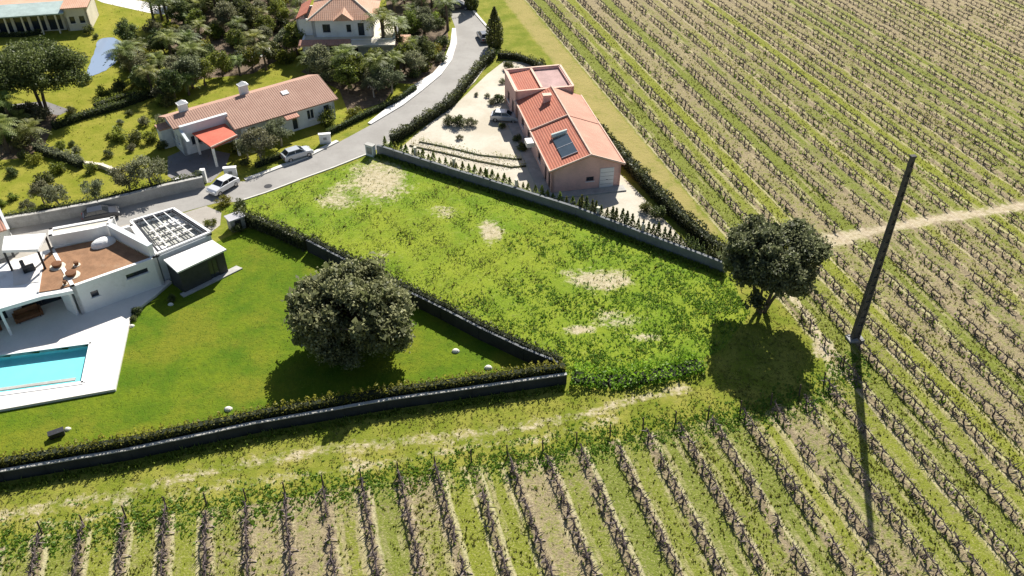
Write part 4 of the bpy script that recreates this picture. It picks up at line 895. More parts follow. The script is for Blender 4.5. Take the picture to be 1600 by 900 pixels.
# ================================================================== CONCRETE UTILITY POLE
PB = G(1335, 530)
po = root('utility_pole', 'tall dark concrete utility pole with slotted shaft standing in the vineyard', 'pole', (*PB, 0), R(12))
PH = 16.6; po.rotation_euler = (0, R(-0.4), R(10))
def pole_w(z): return 0.33 - 0.175 * z / PH
for s in (-1, 1):
    b = MB(); v_ = []
    for z in np.linspace(-.2, PH, 9):
        x = pole_w(max(z, 0)); a, c = s * x, s * (x - .13 + .05 * z / PH); d = .2 - .07 * z / PH
        v_ += [(a, -d, z), (c, -d, z), (c, d, z), (a, d, z)]
    f_ = [(0, 1, 2, 3)[::-1], (32, 33, 34, 35)]
    for k in range(8):
        for i in range(4): f_.append((4 * k + i, 4 * k + (i + 1) % 4, 4 * k + 4 + (i + 1) % 4, 4 * k + 4 + i))
    b.add(v_, f_, 'pole_concrete'); b.build('flange', po)
z = 0.0
while z < PH - .3:
    hgt = 1.5 if z == 0 else .42; x = pole_w(z) - .06; box('rung', po, 'pole_concrete', -x, x, -.12, .12, max(z, -.1), z + hgt); z += hgt + .38
b = MB(); xa, xb = pole_w(0) - .1, pole_w(PH) - .06; b.add([(-xa, -.04, 0), (xa, -.04, 0), (xb, -.04, PH - .02), (-xb, -.04, PH - .02), (-xa, .04, 0), (xa, .04, 0), (xb, .04, PH - .02), (-xb, .04, PH - .02)], [(0, 1, 2, 3), (5, 4, 7, 6), (0, 4, 5, 1), (3, 2, 6, 7), (0, 3, 7, 4), (1, 5, 6, 2)], 'pole_concrete'); b.build('web', po)
box('cap', po, 'pole_concrete', -.2, .2, -.16, .16, PH, PH + .12)
box('plinth', po, 'concrete', -.62, .62, -.45, .45, -.1, .18)

# ================================================================== CARS
def car_meshes():
    """body, glass etc. as meshes built once; x forward, 4.1 m long"""
    M = {}
    prof = [(-2.0, .32), (-2.03, .62), (-1.95, .88), (-1.2, .95), (.95, .93), (1.75, .82), (2.02, .62), (2.03, .34)]
    b = MB()
    ys = [-.84, -.78, .78, .84]; rings = []
    v_ = []
    for y, k in ((-.84, .0), (-.74, .06), (.74, .06), (.84, .0)):
        for x, z in prof: v_.append((x * (1 if abs(y) < .8 else .985), y, z + (k if z > .5 else 0)))
    n = len(prof); f_ = []
    for r_ in range(3):
        for i in range(n - 1): f_.append((r_ * n + i, r_ * n + i + 1, (r_ + 1) * n + i + 1, (r_ + 1) * n + i))
    f_ += [tuple(range(n)), tuple(range(3 * n, 4 * n))[::-1], (0, n, 2 * n, 3 * n), (n - 1, 4 * n - 1, 3 * n - 1, 2 * n - 1)]
    b.add(v_, f_, 'PAINT'); M['body'] = b
    def cabin(ins, z0, z1, xa, xb, xc, xd, mat):
        c = MB(); c.add([(xa, -.72 - ins, z0), (xd, -.72 - ins, z0), (xd, .72 + ins, z0), (xa, .72 + ins, z0), (xb, -.58 - ins, z1), (xc, -.58 - ins, z1), (xc, .58 + ins, z1), (xb, .58 + ins, z1)],
                            [(4, 5, 6, 7), (0, 1, 5, 4), (1, 2, 6, 5), (2, 3, 7, 6), (3, 0, 4, 7)], mat); return c
    M['windows'] = cabin(0, .96, 1.38, -1.75, -1.25, .25, 1.0, 'car_glass')
    c = MB(); c.prism([(-1.32, -.6), (.3, -.6), (.3, .6), (-1.32, .6)], 1.375, 1.45, 'PAINT')
    for y in (-1, 1):
        for x0, x1, in ((-1.78, -1.27), (-.42, -.40), (1.02, .27)): c.tube([(x0, y * .725, .96), (x1, y * .59, 1.4)], [.05, .045], 4, 'PAINT')
    M['roof'] = c
    wl = MB(); wl.tube([(0, -.1, 0), (0, .1, 0)], [.32, .32], 14, 'tyre'); M['wheel'] = wl
    rm = MB(); rm.tube([(0, -.115, 0), (0, .115, 0)], [.2, .2], 10, 'rim'); M['rim'] = rm
    hl = MB(); hl.box(-.03, .04, -.16, .16, -.07, .07, 'lamp_glass'); M['headlight'] = hl
    tl = MB(); tl.box(-.04, .03, -.14, .14, -.1, .1, 'tail_red'); M['tail_light'] = tl
    return M
def car(label, loc, rz, paint, group=None):
    r = root('parked_car', label, 'car', (*loc, 0.015), rz, group); r.scale = (.82, .82, .82); M = car_meshes()
    for k in ('body', 'windows', 'roof'):
        b = M[k]; b.mats = [paint if m == 'PAINT' else m for m in b.mats]; b.build(k, r, bevel=.05 if k == 'body' else .02)
    for x in (-1.28, 1.3):
        for y in (-.74, .74):
            o = M['wheel'].build('wheel', r); o.location = (x, y, .32); q = M['rim'].build('rim', o)
    for y in (-.6, .6):
        o = M['headlight'].build('headlight', r); o.location = (2.0, y, .66); o = M['tail_light'].build('tail_light', r); o.location = (-2.0, y, .72)
    return r
car('white car parked where the road meets the shaded lane', G(350, 296), R(238), 'car_white')
car('silver car parked on the road in front of the brown-roofed house', G(465, 246), R(36), 'car_silver')
car('black car parked in the shaded lane by the retaining wall', G(160, 341), R(24), 'car_black')
car('silver car on the gravel beside the terracotta house', G(789, 188), R(-8), 'car_silver')
car('dark car at the far end of the road, near the top edge', G(716, 14), R(5), 'car_black')
car('dark grey car parked at the road bend beside the dark cypress', G(756, 62), R(105), 'car_grey')
# ================================================================== HEDGES
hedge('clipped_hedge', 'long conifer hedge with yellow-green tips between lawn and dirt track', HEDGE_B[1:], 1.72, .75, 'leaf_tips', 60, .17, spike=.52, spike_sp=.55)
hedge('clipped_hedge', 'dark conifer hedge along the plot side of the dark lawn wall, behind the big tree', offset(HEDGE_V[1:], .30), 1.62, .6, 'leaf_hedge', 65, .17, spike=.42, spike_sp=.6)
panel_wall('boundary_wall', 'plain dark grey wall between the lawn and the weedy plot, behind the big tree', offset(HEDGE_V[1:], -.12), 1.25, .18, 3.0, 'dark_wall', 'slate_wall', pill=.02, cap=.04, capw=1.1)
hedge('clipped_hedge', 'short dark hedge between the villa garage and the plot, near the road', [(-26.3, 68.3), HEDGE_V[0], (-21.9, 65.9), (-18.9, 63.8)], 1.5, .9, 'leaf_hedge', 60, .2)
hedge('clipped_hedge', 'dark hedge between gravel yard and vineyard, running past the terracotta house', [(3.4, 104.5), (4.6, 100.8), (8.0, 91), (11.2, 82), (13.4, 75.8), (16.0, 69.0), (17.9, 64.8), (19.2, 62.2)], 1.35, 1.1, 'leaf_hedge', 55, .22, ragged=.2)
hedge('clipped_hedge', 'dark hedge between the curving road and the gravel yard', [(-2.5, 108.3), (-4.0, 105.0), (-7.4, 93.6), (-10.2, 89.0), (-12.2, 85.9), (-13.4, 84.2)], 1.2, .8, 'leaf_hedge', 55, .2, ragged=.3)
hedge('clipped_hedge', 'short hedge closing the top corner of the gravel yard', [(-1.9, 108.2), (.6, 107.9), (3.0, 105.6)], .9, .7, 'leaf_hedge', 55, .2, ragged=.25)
hedge('clipped_hedge', 'low dark hedge along the road in front of the brown-roofed house', GP((400, 262), (440, 247)), .7, .5, 'leaf_dark', 60, .18)
hedge('clipped_hedge', 'low dark hedge lining the road above the silver car', GP((512, 212), (560, 188), (620, 160), (650, 140)), .7, .5, 'leaf_dark', 60, .18)
hedge('clipped_hedge', 'clipped hedge crossing the upper lawn of the left garden', GP((84, 202), (130, 185), (190, 168), (240, 150)), .8, .9, 'leaf_dark', 55, .2)
hedge('clipped_hedge', 'dark hedge on the terrace above the clipped lawn hedge', GP((150, 172), (190, 157), (232, 152), (262, 140)), .9, 1.1, 'leaf_shrub', 55, .2, ragged=.3)
hedge('clipped_hedge', 'brown-green hedge strip on top of the retaining wall', offset(RET, .55), 1.45, .5, 'leaf_dark', 55, .18)
hedge('clipped_hedge', 'grey-green planting sloping down the middle of the left garden', GP((58, 235), (85, 245), (110, 252), (130, 262)), .9, 1.0, 'leaf_olive', 55, .2, ragged=.4)
hedge('clipped_hedge', 'dark hedge in front of the long building at top left', GP((-20, 58), (40, 57), (68, 52)), .6, .6, 'leaf_dark', 50, .2)
hedge('scrub_bank', 'rough green scrub running right from the wall corner to the small tree', [(4.6, 46.9), G(950, 598), G(1010, 590), G(1062, 580), G(1095, 570)], 0.62, 1.9, 'leaf_lush', 48, .26, ragged=.6, cat='shrubs')
hedge('planting_strip', 'row of green shrubs behind the grey wall, left of the terracotta house', offset(GWALL[:4], .95), .6, .5, 'leaf_shrub', 45, .18, ragged=.5, cat='shrubs')
hedge('low_hedge', 'low clipped dashed hedge row crossing the gravel yard, nearer the house', GP((655, 222), (700, 231), (750, 243), (815, 250)), .28, .4, 'leaf_yellow', 60, .13, ragged=.6)
hedge('low_hedge', 'low clipped dashed hedge row crossing the gravel yard, nearer the grey wall', GP((640, 228), (690, 239), (745, 252), (800, 262), (822, 260)), .30, .4, 'leaf_yellow', 60, .13, ragged=.6)

# ================================================================== LARGE TREES
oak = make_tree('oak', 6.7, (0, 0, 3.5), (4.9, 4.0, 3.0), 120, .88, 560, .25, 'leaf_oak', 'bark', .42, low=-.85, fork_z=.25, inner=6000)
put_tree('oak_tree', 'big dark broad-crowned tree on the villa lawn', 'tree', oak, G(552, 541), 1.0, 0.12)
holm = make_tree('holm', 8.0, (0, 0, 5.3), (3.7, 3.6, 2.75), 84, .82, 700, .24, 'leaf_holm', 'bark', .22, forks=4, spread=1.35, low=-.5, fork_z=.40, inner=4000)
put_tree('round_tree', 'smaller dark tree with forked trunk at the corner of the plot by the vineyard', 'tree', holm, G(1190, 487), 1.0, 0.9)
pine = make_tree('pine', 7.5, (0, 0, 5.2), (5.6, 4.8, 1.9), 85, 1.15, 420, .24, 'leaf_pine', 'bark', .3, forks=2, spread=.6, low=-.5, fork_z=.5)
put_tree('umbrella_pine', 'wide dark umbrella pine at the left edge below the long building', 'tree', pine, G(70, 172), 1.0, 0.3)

# ================================================================== GARDEN PROTOTYPES
olive = [make_tree('olive', 3.8, (0, 0, 2.5), (1.6, 1.5, 1.2), 18, .6, 420, .22, 'leaf_olive', 'pale_bark', .14, fork_z=.35) for _ in range(2)]
broad = [make_tree('broad', 5.2, (0, 0, 3.2), (2.0, 2.0, 1.9), 24, .75, 330, .28, mt, 'bark', .18, fork_z=.3) for mt in ('leaf_dark', 'leaf_shrub', 'leaf_olive')]
shrub = [make_shrub(1.3, 1.0, 10, .42, 560, .18, mt) for mt in ('leaf_shrub', 'leaf_dark', 'leaf_olive', 'leaf_yellow')]
palm = [make_palm(3.6, 2.1, 30, 'leaf_palm'), make_palm(2.4, 1.9, 26, 'leaf_palm')]
cyp = make_cypress(5.5, 1.15, 2600, .3, 'leaf_dark'); ycyp = make_cypress(1.3, .2, 240, .13, 'leaf_dark')
SP = ('stem', 'foliage')
# single named garden plants
put_tree('cypress_tree', 'tall dark cypress beside the grey car at the road bend', 'tree', cyp, G(773, 73), 1.0, parts=('trunk', 'foliage'))
put_tree('cypress_tree', 'dark cypress at the top edge right of the road end', 'tree', cyp, G(737, 14), .95, parts=('trunk', 'foliage'))
for px, py, k, sc, lab in (
    (215, 122, 0, 1.05, 'grey olive tree at the right bank of the pond'), (242, 296, 0, 1.0, 'large grey olive tree by the white curved wall'), (205, 302, 1, .8, 'olive tree left of the large one above the retaining wall'),
    (150, 314, 1, .62, 'small brownish olive above the black car'), (95, 326, 0, .72, 'small grey olive on the retaining wall, second from left'), (46, 336, 1, .4, 'tiny olive at the left end of the retaining wall'),
    (70, 318, 1, .6, 'low grey-green olive on the lawn in front of a dark bush'),
    (412, 250, 0, .95, 'grey-green olive hiding the front of the brown-roofed house'), (388, 248, 1, .6, 'small olive beside the red carport roof'), (440, 228, 1, .8, 'olive against the wall of the brown-roofed house'),
    (585, 152, 1, .75, 'round grey tree left of the road, lowest of three below the two-storey house'), (575, 137, 0, .7, 'round grey tree under the two-storey house, middle of three'), (612, 146, 1, .95, 'round grey tree next to the white pavement'),
    (650, 118, 0, .9, 'grey-green tree nearest the white pavement bend')):
    put_tree('olive_tree', lab, 'tree', olive[k], G(px, py), sc, group='olive trees')
for px, py, k, sc, lab in (
    (72, 290, 1, 1.15, 'dark bush on the yellow lawn of the left garden'), (186, 218, 0, 1.2, 'round clipped bush left of the blue-white gable'), (212, 222, 1, 1.0, 'dark low bush between the round bush and the house gable'), (236, 222, 0, 1.0, 'bush nearest the blue-white gable'),
    (228, 195, 2, .8, 'pale bush above the round clipped bush'), (140, 52, 1, .9, 'dark bush on the upper lawn behind the pond'), (112, 178, 1, .7, 'low dark bush near the pine trunk'), (40, 248, 1, .8, 'dark bush left of the sloping planting'), (55, 253, 3, .9, 'yellow flowering bush in the left garden'),
    (90, 268, 3, .9, 'yellow-green bush on the left lawn'), (20, 275, 1, .7, 'dark bush near the left edge of the lawn'), (145, 268, 0, .8, 'bush in front of the tan garden wall'), (170, 245, 1, .6, 'dark bush behind the tan garden wall'), (208, 235, 2, .6, 'small grey bush on the lawn strip'),
    (512, 195, 0, 1.35, 'round green bush at the right end of the brown-roofed house'), (555, 180, 3, .9, 'yellow-green bush beside the road hedge'), (372, 238, 0, 1.0, 'bush under the red carport roof'), (350, 320, 3, .75, 'yellow-green bush at the road corner of the plot'), (385, 258, 1, .7, 'dark bush behind the lower gate pier'),
    (375, 327, 1, .8, 'dark bush at the top end of the lawn hedge'), (330, 352, 3, .6, 'small yellow-green bush beside the garage wing'), (268, 470, 1, .45, 'small dark bush at the shed corner'), (215, 490, 1, .5, 'dark low bush at the pool terrace corner'), (210, 500, 1, .35, 'smallest dark bush at the pool terrace edge'),
    (718, 196, 1, 1.0, 'dark low bush bed in the middle of the gravel yard'), (700, 194, 1, .8, 'left bush of the yard bed'), (735, 197, 2, .8, 'right bush of the yard bed'), (780, 160, 1, .8, 'dark bush beside the yard car, towards the road'), (770, 163, 2, .6, 'small bush left of the yard car'),
    (785, 200, 1, .5, 'small bush in front of the yard car'), (795, 108, 1, .8, 'dark bush at the top end of the gravel yard'), (808, 115, 2, .7, 'grey bush near the rear block of the terracotta house'), (785, 130, 2, .5, 'small bush in the upper gravel yard'), (745, 150, 2, .35, 'tiny bush on the pale gravel by the road hedge'),
    (718, 218, 2, .45, 'tiny bush between the yard bed and the low hedges'), (762, 152, 2, .4, 'tiny bush in the upper yard nearer the road'), (1010, 330, 1, .8, 'dark bush on the gravel below the terracotta house'), (1028, 338, 1, .9, 'dark bush against the vineyard hedge below the terracotta house'),
    (815, 235, 1, .7, 'dark bush at the side wall of the terracotta house'), (808, 220, 1, .6, 'dark bush by the porch canopy of the terracotta house'), (372, 362, 1, .7, 'dark bush at the lawn end behind the shed'),
    (136, 128, 1, .9, 'dark bush at the near tip of the pond'), (193, 96, 2, .9, 'grey bush on the right bank of the pond'), (160, 150, 0, 1.0, 'bush on the lawn slope below the pond'), (186, 143, 1, 1.1, 'dark bush between the pond and the clipped hedge'), (252, 196, 2, 1.0, 'grey bush touching the left end of the brown roof'), (264, 165, 1, 1.1, 'dark bush behind the left chimney'),
    (150, 60, 1, .5, 'small dark bush at the far bank of the pond'), (96, 232, 0, .7, 'bush above the sloping planting'), (122, 238, 2, .6, 'grey bush above the tan garden wall'), (20, 312, 0, .6, 'small bush near the left end of the retaining wall'), (255, 232, 1, .8, 'dark bush at the foot of the blue-white gable')):
    put_tree('garden_shrub', lab, 'shrub', shrub[k], G(px, py), sc, parts=SP, group='garden shrubs')
for px, py, k, sc, lab in ((15, 240, 0, 1.0, 'dark palm at the left edge below the umbrella pine'), (55, 232, 1, 1.05, 'low palm to the right of the left-edge palm'), (38, 205, 1, .8, 'small palm just below the umbrella pine'), (602, 92, 0, 1.5, 'tall palm in front of the two-storey house')):
    put_tree('palm_tree', lab, 'palm', palm[k], G(px, py), sc, group='garden palms')
# dense planting round the two-storey house
def scatter(poly_px, n, mind, avoid=()):
    xs = [p[0] for p in poly_px]; ys = [p[1] for p in poly_px]; out = []; tr = 0
    while len(out) < n and tr < 20000:
        tr += 1; x, y = random.uniform(min(xs), max(xs)), random.uniform(min(ys), max(ys))
        if not in_poly(np.array([x]), np.array([y]), poly_px)[0]: continue
        if any(a <= x <= c and b_ <= y <= d for a, b_, c, d in avoid): continue
        g = G(x, y)
        if all(math.hypot(g[0] - q[0], g[1] - q[1]) > mind for q in out): out.append(g)
    return out
def wood(pts, area):
    for i, g in enumerate(pts):
        k = random.random(); s = random.uniform(.75, 1.15)
        if k < .33: put_tree('palm_tree', 'palm in the dense planting ' + area, 'palm', palm[i % 2], g, s * 1.05, group='palms ' + area)
        elif k < .62: put_tree('garden_tree', 'bushy dark tree in the dense planting ' + area, 'tree', broad[i % 3], g, s * .72, group='garden trees ' + area)
        else: put_tree('garden_shrub', 'rounded shrub in the dense planting ' + area, 'shrub', shrub[(i * 7) % 4 if random.random() < .35 else i % 3], g, s * 1.25, parts=SP, group='shrubs ' + area)
wood(scatter([(268, 112), (262, 30), (285, -25), (478, -25), (478, 60), (470, 100), (400, 118), (330, 128)], 105, 1.6, [(380, 70, 412, 95)]), 'left of the two-storey house')
wood(scatter([(620, 95), (625, 40), (600, -10), (670, -25), (694, -10), (702, 40), (700, 70), (690, 100), (660, 130), (628, 128)], 44, 1.5), 'between the two-storey house and the road')
wood(scatter([(478, 112), (600, 108), (625, 125), (610, 138), (560, 140), (545, 150), (510, 128), (470, 118)], 24, 1.35), 'below the two-storey house')
wood(scatter([(205, 140), (262, 125), (330, 130), (285, 155), (255, 165), (225, 150)], 20, 1.4), 'behind the brown-roofed house')
wood(scatter([(0, 172), (40, 172), (66, 186), (62, 232), (0, 246)], 12, 1.5), 'below the umbrella pine')
wood(scatter([(184, 70), (262, 20), (268, 60), (262, 122), (232, 132), (205, 128), (196, 100)], 16, 1.6), 'right of the pond')
for i, g in enumerate(scatter([(0, 255), (50, 262), (120, 272), (170, 280), (190, 290), (60, 320), (0, 335)], 4, 2.6) + scatter([(90, 215), (190, 180), (240, 172), (236, 186), (150, 225), (110, 236)], 4, 2.4)):
    put_tree('garden_shrub', 'small shrub dotted over the lawns of the left garden', 'shrub', shrub[i % 3], g, random.uniform(.4, .7), parts=SP, group='small shrubs on the left lawns')
# small turquoise pool among the palms
sp2 = root('plunge_pool', 'small turquoise pool half hidden among the palms', 'pool', (*G(396, 84), 0), R(20))
b = MB(); b.box(-2.0, 2.0, -1.3, 1.3, 0, .02, 'pool_tile'); b.build('basin', sp2); b = MB(); b.add([(-1.9, -1.2, .10), (1.9, -1.2, .10), (1.9, 1.2, .10), (-1.9, 1.2, .10)], [(0, 1, 2, 3)], 'pool_water'); b.build('water_surface', sp2)
b = MB()
for a in ((-2.3, 2.3, -1.6, -1.2), (-2.3, 2.3, 1.2, 1.6), (-2.3, -1.9, -1.2, 1.2), (1.9, 2.3, -1.2, 1.2)): b.box(*a, 0, .14, 'terrace_stone')
b.build('coping', sp2)
# young columnar cypresses and pale posts behind the grey wall
def along(pts, step, off0=0.0):
    out = []; carry = off0
    for (x1, y1), (x2, y2) in zip(pts[:-1], pts[1:]):
        L = math.hypot(x2 - x1, y2 - y1); s = carry
        while s < L: out.append((x1 + (x2 - x1) * s / L, y1 + (y2 - y1) * s / L)); s += step
        carry = s - L
    return out
for g in along(offset(GWALL[3:], .75), .56, .2):
    put_tree('young_cypress', 'young columnar cypress in the row behind the grey wall, right of the terracotta house', 'shrub', ycyp, (g[0] + random.uniform(-.08, .08), g[1] + random.uniform(-.08, .08)), random.uniform(1.35, 1.75), parts=('trunk', 'foliage'), group='young cypresses behind the grey wall')
gcyp = make_cypress(1.25, .24, 200, .14, 'leaf_shrub')
for g in along(offset(GWALL[:4], .75), .72, .5):
    put_tree('young_shrub', 'young upright green shrub in the row behind the grey wall, left of the terracotta house', 'shrub', gcyp, (g[0] + random.uniform(-.1, .1), g[1] + random.uniform(-.1, .1)), random.uniform(1.1, 1.55), parts=('trunk', 'foliage'), group='young green shrubs behind the grey wall')
for i, (px, py) in enumerate(((646, 254), (706, 272), (757, 288), (803, 306), (930, 350), (1000, 376))):
    g = G(px, py); d = (-GWALL[0][0] + GWALL[-1][0], -GWALL[0][1] + GWALL[-1][1]); l = math.hypot(*d); o = root('fence_post', ['pale post behind the grey wall, first from the road', 'pale post behind the grey wall, second from the road', 'pale post behind the grey wall, third from the road', 'pale post behind the grey wall, left of the terracotta house corner', 'pale post behind the grey wall below the garage door', 'pale post behind the grey wall, farthest right'][i], 'post', (g[0] - d[1] / l * .45, g[1] + d[0] / l * .45, 0), R(-35), 'pale posts behind the grey wall')
    box('shaft', o, 'pale_post', -.12, .12, -.12, .12, -.05, 1.6); box('cap', o, 'pale_post', -.16, .16, -.16, .16, 1.602, 1.68)

# ================================================================== VINES
def vine_arrays(seed):
    r = np.random.default_rng(seed); b = MB()
    def cane(p, q, w0):
        p, q = np.array(p), np.array(q); d = q - p; sd = np.cross(d, r.normal(size=3)); sd /= np.linalg.norm(sd) + 1e-9; m = (p + q) / 2 + r.normal(0, .04, 3)
        b.add([p - sd * w0, p + sd * w0, m + sd * w0 * .8, q, m - sd * w0 * .8], [(0, 1, 2, 4), (4, 2, 3)], 'vine_wood' if r.random() < .5 else 'vine_cane')
    b.tube([(0, 0, -.05), (r.normal(0, .03), r.normal(0, .03), .3), (0, r.normal(0, .03), .56)], [.075, .06, .07], 4, 'vine_wood', cap=False)
    for s in (-1, 1):
        b.tube([(0, 0, .53), (r.normal(0, .04), s * .28, .6), (r.normal(0, .04), s * .57, .58)], [.07, .055, .035], 4, 'vine_wood', cap=False)
        for k in range(7):
            y = s * (.04 + .08 * k); l = r.uniform(.15, .45); cane((0, y, .56), (r.normal(0, .22), y + r.normal(0, .16), .56 + l), .03)
        for k in range(3):
            y = s * r.uniform(.05, .55); cane((0, y, .56), (r.normal(0, .32), y + r.normal(0, .2), r.uniform(.15, .55)), .03)
    for k in range(7): a = r.uniform(0, 6.28); y = r.uniform(-.55, .55); cane((r.normal(0, .2), y, .02), (r.normal(0, .25), y + r.normal(0, .2), r.uniform(.05, .3)), .045)
    return b
plain('vine_cane', (0.25, 0.20, 0.185), 0.95, 0.4, 3)
vb = [vine_arrays(s) for s in range(4)]; vm_ = []
for b in vb: o = b.build('grapevine'); vm_.append(o.data); bpy.data.objects.remove(o)
vines = []
low_poly = VINE_LOW
umin, umax = -40, 125
for i in range(int(umin / ROW_SP), int(umax / ROW_SP)):
    u = i * ROW_SP + ROW_OFF; s = 0.0
    while s < 150:
        s += 1.12; sv = s - 5 + random.uniform(-.12, .12)
        x, y = RN[0] * u + RD[0] * sv, RN[1] * u + RD[1] * sv
        px, py = proj(x, y, .5)
        if y < 8 or not (-60 < px < 1660 and -60 < py < 960): continue
        vines.append((x, y, i, px, py))
vines = np.array(vines)
okv = in_poly(vines[:, 0], vines[:, 1], low_poly) | ((vines[:, 2] * ROW_SP + ROW_OFF) > 37.3)
okv &= d_line(vines[:, 0], vines[:, 1], CROSS) > 1.0
okv &= np.hypot(vines[:, 0] - PB[0], vines[:, 1] - PB[1]) > 1.0
okv &= np.hypot(vines[:, 0] - G(1190, 487)[0], vines[:, 1] - G(1190, 487)[1]) > 3.0
okv &= rng.random(len(vines)) > .09
vines = vines[okv]
depth = vines[:, 1] * math.cos(TILT) + CAM_H * math.sin(TILT)
vis = (vines[:, 3] > 0) & (vines[:, 3] < 1600) & (vines[:, 4] < 905)
order = np.argsort(depth + (~vis) * 1e4); near = order[:300]; rest = order[300:]
rows_near = sorted({int(vines[k][2]) for k in near}, key=lambda i: i)
def nth(n_): return '%d%s' % (n_, 'th' if 10 <= n_ % 100 <= 20 else {1: 'st', 2: 'nd', 3: 'rd'}.get(n_ % 10, 'th'))
rank = {}
for i in rows_near:
    for q, k in enumerate(sorted((k for k in near if int(vines[k][2]) == i), key=lambda k: -vines[k][4])): rank[k] = (q + 1, rows_near.index(i) + 1)
for k in near:
    x, y = vines[k][:2]; o = inst(vm_[k % 4], 'grapevine', (x, y, 0), ROW_AZ + random.uniform(-.15, .15) + (math.pi if random.random() < .5 else 0), random.uniform(.88, 1.12))
    tag(o, 'bare grapevine, %s up from the bottom edge in the %s vine row from left' % (nth(rank[k][0]), nth(rank[k][1])), 'grapevine', 'grapevines in the nearest rows')
# the remaining thousands of vines
VV = [np.array(b.v) for b in vb]; FF = [[tuple(f) for f in b.f] for b in vb]
FA = [np.array([f if len(f) == 4 else (*f, f[-1]) for f in F_]) for F_ in FF]
vsx = []; fsx = []; base = 0
for k in rest:
    j = k % 4; a = ROW_AZ + rng.uniform(-.15, .15) + (math.pi if rng.random() < .5 else 0); sc = rng.uniform(.75, 1.05); c_, s_ = math.cos(a), math.sin(a); v = VV[j] * sc
    vsx.append(np.stack([v[:, 0] * c_ - v[:, 1] * s_ + vines[k, 0], v[:, 0] * s_ + v[:, 1] * c_ + vines[k, 1], v[:, 2]], 1)); fsx.append(FA[j] + base); base += len(v)
vsx = np.concatenate(vsx); fsx = np.concatenate(fsx); nf = len(fsx)
me = bpy.data.meshes.new('grapevines'); me.vertices.add(len(vsx)); me.vertices.foreach_set('co', vsx.astype(np.float32).ravel()); me.loops.add(nf * 4); me.loops.foreach_set('vertex_index', fsx.astype(np.int32).ravel())
me.polygons.add(nf); me.polygons.foreach_set('loop_start', np.arange(0, nf * 4, 4, dtype=np.int32)); 
MI = [np.array([0 if b.mats[m] == 'vine_wood' else 1 for m in b.m]) for b in vb]
me.polygons.foreach_set('material_index', np.concatenate([MI[k % 4] for k in rest]).astype(np.int32)); me.materials.append(MATS['vine_wood']); me.materials.append(MATS['vine_cane']); me.update(calc_edges=True); me.validate()
o = bpy.data.objects.new('grapevines', me); col.objects.link(o); tag(o, 'rows of bare grapevines filling the rest of the vineyard', 'grapevines', kind='stuff')
print('VINES', len(vines))

# ================================================================== GRASS AND WEEDS
def tufts(name, label, XY, hmin, hmax, wd, mat, blades=3, lean=.5, var=None):
    n = len(XY); Q = []; T = []
    for k in range(blades):
        an = rng.uniform(0, 6.283, n); h = rng.uniform(hmin, hmax, n); d = np.stack([np.cos(an), np.sin(an)], 1); ln = lean * h * rng.uniform(.3, 1.4, n)
        p = XY + rng.normal(0, wd * .5, (n, 2)); sd = np.stack([-d[:, 1], d[:, 0]], 1) * (wd * rng.uniform(.5, 1.1, n))[:, None]
        z0 = np.full(n, -.02)
        A = np.column_stack([p - sd, z0]); B = np.column_stack([p + sd, z0]); C = np.column_stack([p + d * ln[:, None], h])
        Q.append(np.stack([A, B, C], 1)); T.append(rng.random(n) if var is None else np.clip(var + rng.uniform(-.3, .3, n), 0, 1))
    o = quads_mesh(name, np.concatenate(Q), mat, np.concatenate(T), nv=3); return tag(o, label, 'grass', kind='stuff')
def rand_in(poly, n):
    xs = [p[0] for p in poly]; ys = [p[1] for p in poly]; X = rng.uniform(min(xs), max(xs), n * 3); Y = rng.uniform(min(ys), max(ys), n * 3); m = in_poly(X, Y, poly); return np.stack([X[m], Y[m]], 1)[:n]
def bare_at(XY):
    r = np.zeros(len(XY)); 
    for pts, wd, st in TRACKS: r = np.maximum(r, st * np.exp(-(d_line(XY[:, 0], XY[:, 1], pts) / wd) ** 2))
    zf = XY[:, 1] * math.cos(TILT) + CAM_H * math.sin(TILT); yu = XY[:, 1] * math.sin(TILT) - CAM_H * math.cos(TILT); px = 800 + FPX * XY[:, 0] / zf; py = 450 - FPX * yu / zf
    for cx, cy, rx, ry, st in PATCH_PX: r = np.maximum(r, st * np.exp(-(((px - cx) / rx) ** 2 + ((py - cy) / ry) ** 2) * .9))
    return r
def lump(XY, f, ph): return .5 + .25 * np.sin(XY[:, 0] * f + ph) * np.sin(XY[:, 1] * f * 1.3 + ph * 2) + .25 * np.sin(XY[:, 0] * f * 2.3 + XY[:, 1] * f * 1.1 + ph)
XY = rand_in(PLOT, 56000); XY = XY[(rng.random(len(XY)) > bare_at(XY) * 1.15) & (rng.random(len(XY)) < .15 + .85 * lump(XY, .9, 1.0))]
tufts('weeds', 'bright green weeds covering the empty plot', XY, .015, .065, .05, 'leaf_weed', 3, 1.7)
q_ = XY[rng.random(len(XY)) < .08]; tufts('dry_stalks', 'dry straw-coloured stalks scattered through the plot', q_, .08, .26, .03, 'leaf_dry', 3, .8)
q_ = XY[(rng.random(len(XY)) < .025) & (lump(XY, 1.7, .3) > .6)]; tufts('tall_weed_clumps', 'darker taller weed clumps in the plot', q_, .1, .3, .10, 'leaf_shrub', 3, .9)
right = XY[rng.random(len(XY)) < .45 * np.clip((XY[:, 0] * .8 - (XY[:, 1] - 58) * .5 + 3 + 3 * np.sin(XY[:, 1] * .7)) / 14, 0, 1)]
tufts('tall_weeds', 'lush tall weeds at the lower right of the plot', right, .06, .18, .09, 'leaf_lush', 3, 1.6)
HEAD = [(-60, 25)] + ENDS[:] + [G(1262, 470), G(1170, 490), G(1130, 548), G(1062, 588), (4.5, 45.6)] + offset(HEDGE_B, -1.1)[::-1]
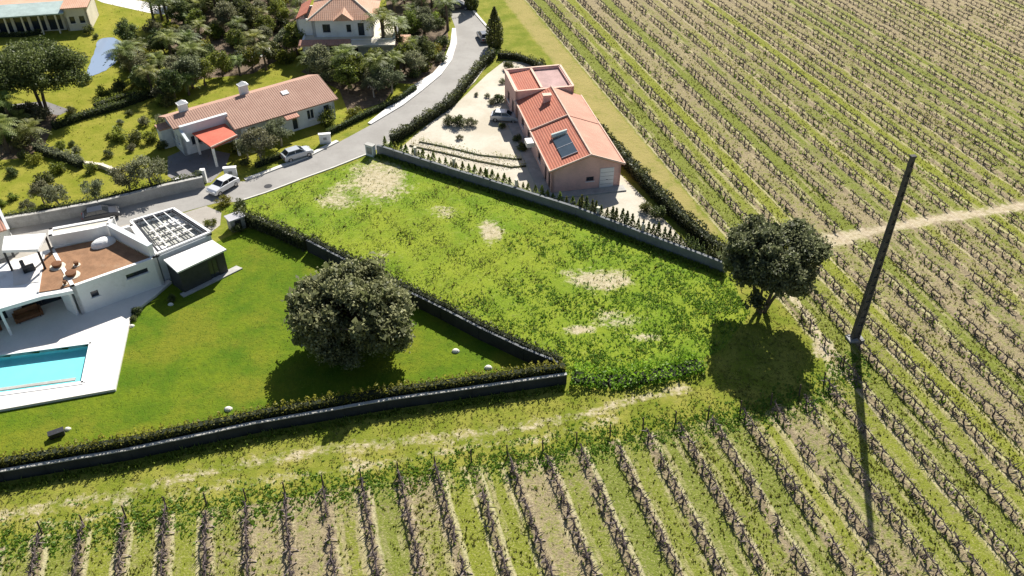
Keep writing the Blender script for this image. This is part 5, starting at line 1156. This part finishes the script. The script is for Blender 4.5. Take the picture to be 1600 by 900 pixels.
XY = rand_in(HEAD, 26000); XY = XY[(rng.random(len(XY)) > bare_at(XY) * 1.3) & (rng.random(len(XY)) < .2 + .8 * lump(XY, .7, 2.0))]
tufts('track_grass', 'yellow-green rough grass on the track beside the wall', XY, .03, .11, .07, 'leaf_grass', 3, 1.4)
edge = np.array([ENDS[0]])
def near_line(pts, n, sd):
    P = np.array(along(pts, .05)); k = rng.integers(0, len(P), n); return P[k] + rng.normal(0, sd, (n, 2))
for i in range(-20, 18):
    u_ = i * ROW_SP + ROW_OFF; best = None
    for (x1, y1), (x2, y2) in zip(ENDS[:-1], ENDS[1:]):
        a_, c_ = x1 * RN[0] + y1 * RN[1], x2 * RN[0] + y2 * RN[1]
        if (a_ - u_) * (c_ - u_) <= 0 and a_ != c_: t_ = (u_ - a_) / (c_ - a_); best = (x1 + (x2 - x1) * t_ + RD[0] * .3, y1 + (y2 - y1) * t_ + RD[1] * .3)
    if best is None: continue
    px_, py_ = proj(best[0], best[1], 0)
    if not (0 < px_ < 1600 and py_ < 890): continue
    o = root('trellis_post', 'dark wooden end post of a vine row beside the grassy track', 'post', (*best, 0), ROW_AZ, 'end posts of the vine rows')
    b = MB(); b.tube([(0, .12, -.1), (0, .28, 1.05)], [.06, .05], 6, 'bark'); b.build('post', o); b = MB(); b.tube([(0, .27, .95), (0, .75, 0)], [.008, .008], 4, 'dark_metal'); b.build('stay_wire', o)
tufts('row_end_weeds', 'fresh green weeds along the ends of the vine rows', near_line(ENDS, 3800, .9), .05, .16, .11, 'leaf_lush', 3, 1.6)
tufts('wall_foot_weeds', 'weeds along the foot of the boundary walls', np.concatenate([near_line(offset(HEDGE_B, -1.25), 1500, .22), near_line(offset(GWALL, -.4), 2500, .2)]), .1, .4, .1, 'leaf_weed', 3, .5)
# grass in the vineyard alleys: greener alleys carry more of it
n = 230000; X = rng.uniform(-36, 85, n); Y = rng.uniform(26, 128, n); u = (X * RN[0] + Y * RN[1] - ROW_OFF) / ROW_SP; fl = np.floor(u).astype(int); fr = u - fl
gr = np.random.default_rng(5).random(400)[(fl + 200) % 400]; XY = np.stack([X, Y], 1)
zf = Y * math.cos(TILT) + CAM_H * math.sin(TILT); px = 800 + FPX * X / zf
m = (in_poly(X, Y, VINE_LOW) | (u * ROW_SP + ROW_OFF > 37.0)) & (np.abs(fr - .5) < .36) & (d_line(X, Y, CROSS) > .9) & (rng.random(n) < (gr * .8 + .2) * (.25 + .75 * lump(XY, .5, 3.0))) & (px > -30) & (px < 1630) & (rng.random(n) < np.clip(1.5 - Y / 110, .15, 1))
tufts('alley_grass', 'patchy green grass between the vine rows', XY[m], .05, .19, .09, 'leaf_grass', 2, .8)
m2 = (in_poly(X, Y, VINE_LOW) | (u * ROW_SP + ROW_OFF > 37.0)) & ((fr < .14) | (fr > .86)) & (d_line(X, Y, CROSS) > .9) & (rng.random(n) < .45 * (.2 + .8 * lump(XY, .8, 4.0))) & (px > -30) & (px < 1630)
tufts('row_weeds', 'green weeds growing under the vine rows', XY[m2], .08, .3, .09, 'leaf_weed', 2, .6)
m3 = in_poly(X, Y, LAWN)
XY = rand_in(LAWN, 22000); XY = XY[~in_poly(XY[:, 0], XY[:, 1], TOUT)]
tufts('lawn_grass', 'short mown grass of the villa lawn', XY, .015, .045, .06, 'leaf_weed', 2, 1.6)
XY = rand_in(GARDEN, 30000); XY = XY[(XY[:, 1] < 135) & (rng.random(len(XY)) < lump(XY, .6, .5))]
XY = XY[~in_poly(XY[:, 0], XY[:, 1], PD)]
tufts('garden_grass', 'yellow-green grass of the gardens on the left', XY, .04, .14, .09, 'leaf_yellow', 2, .8)
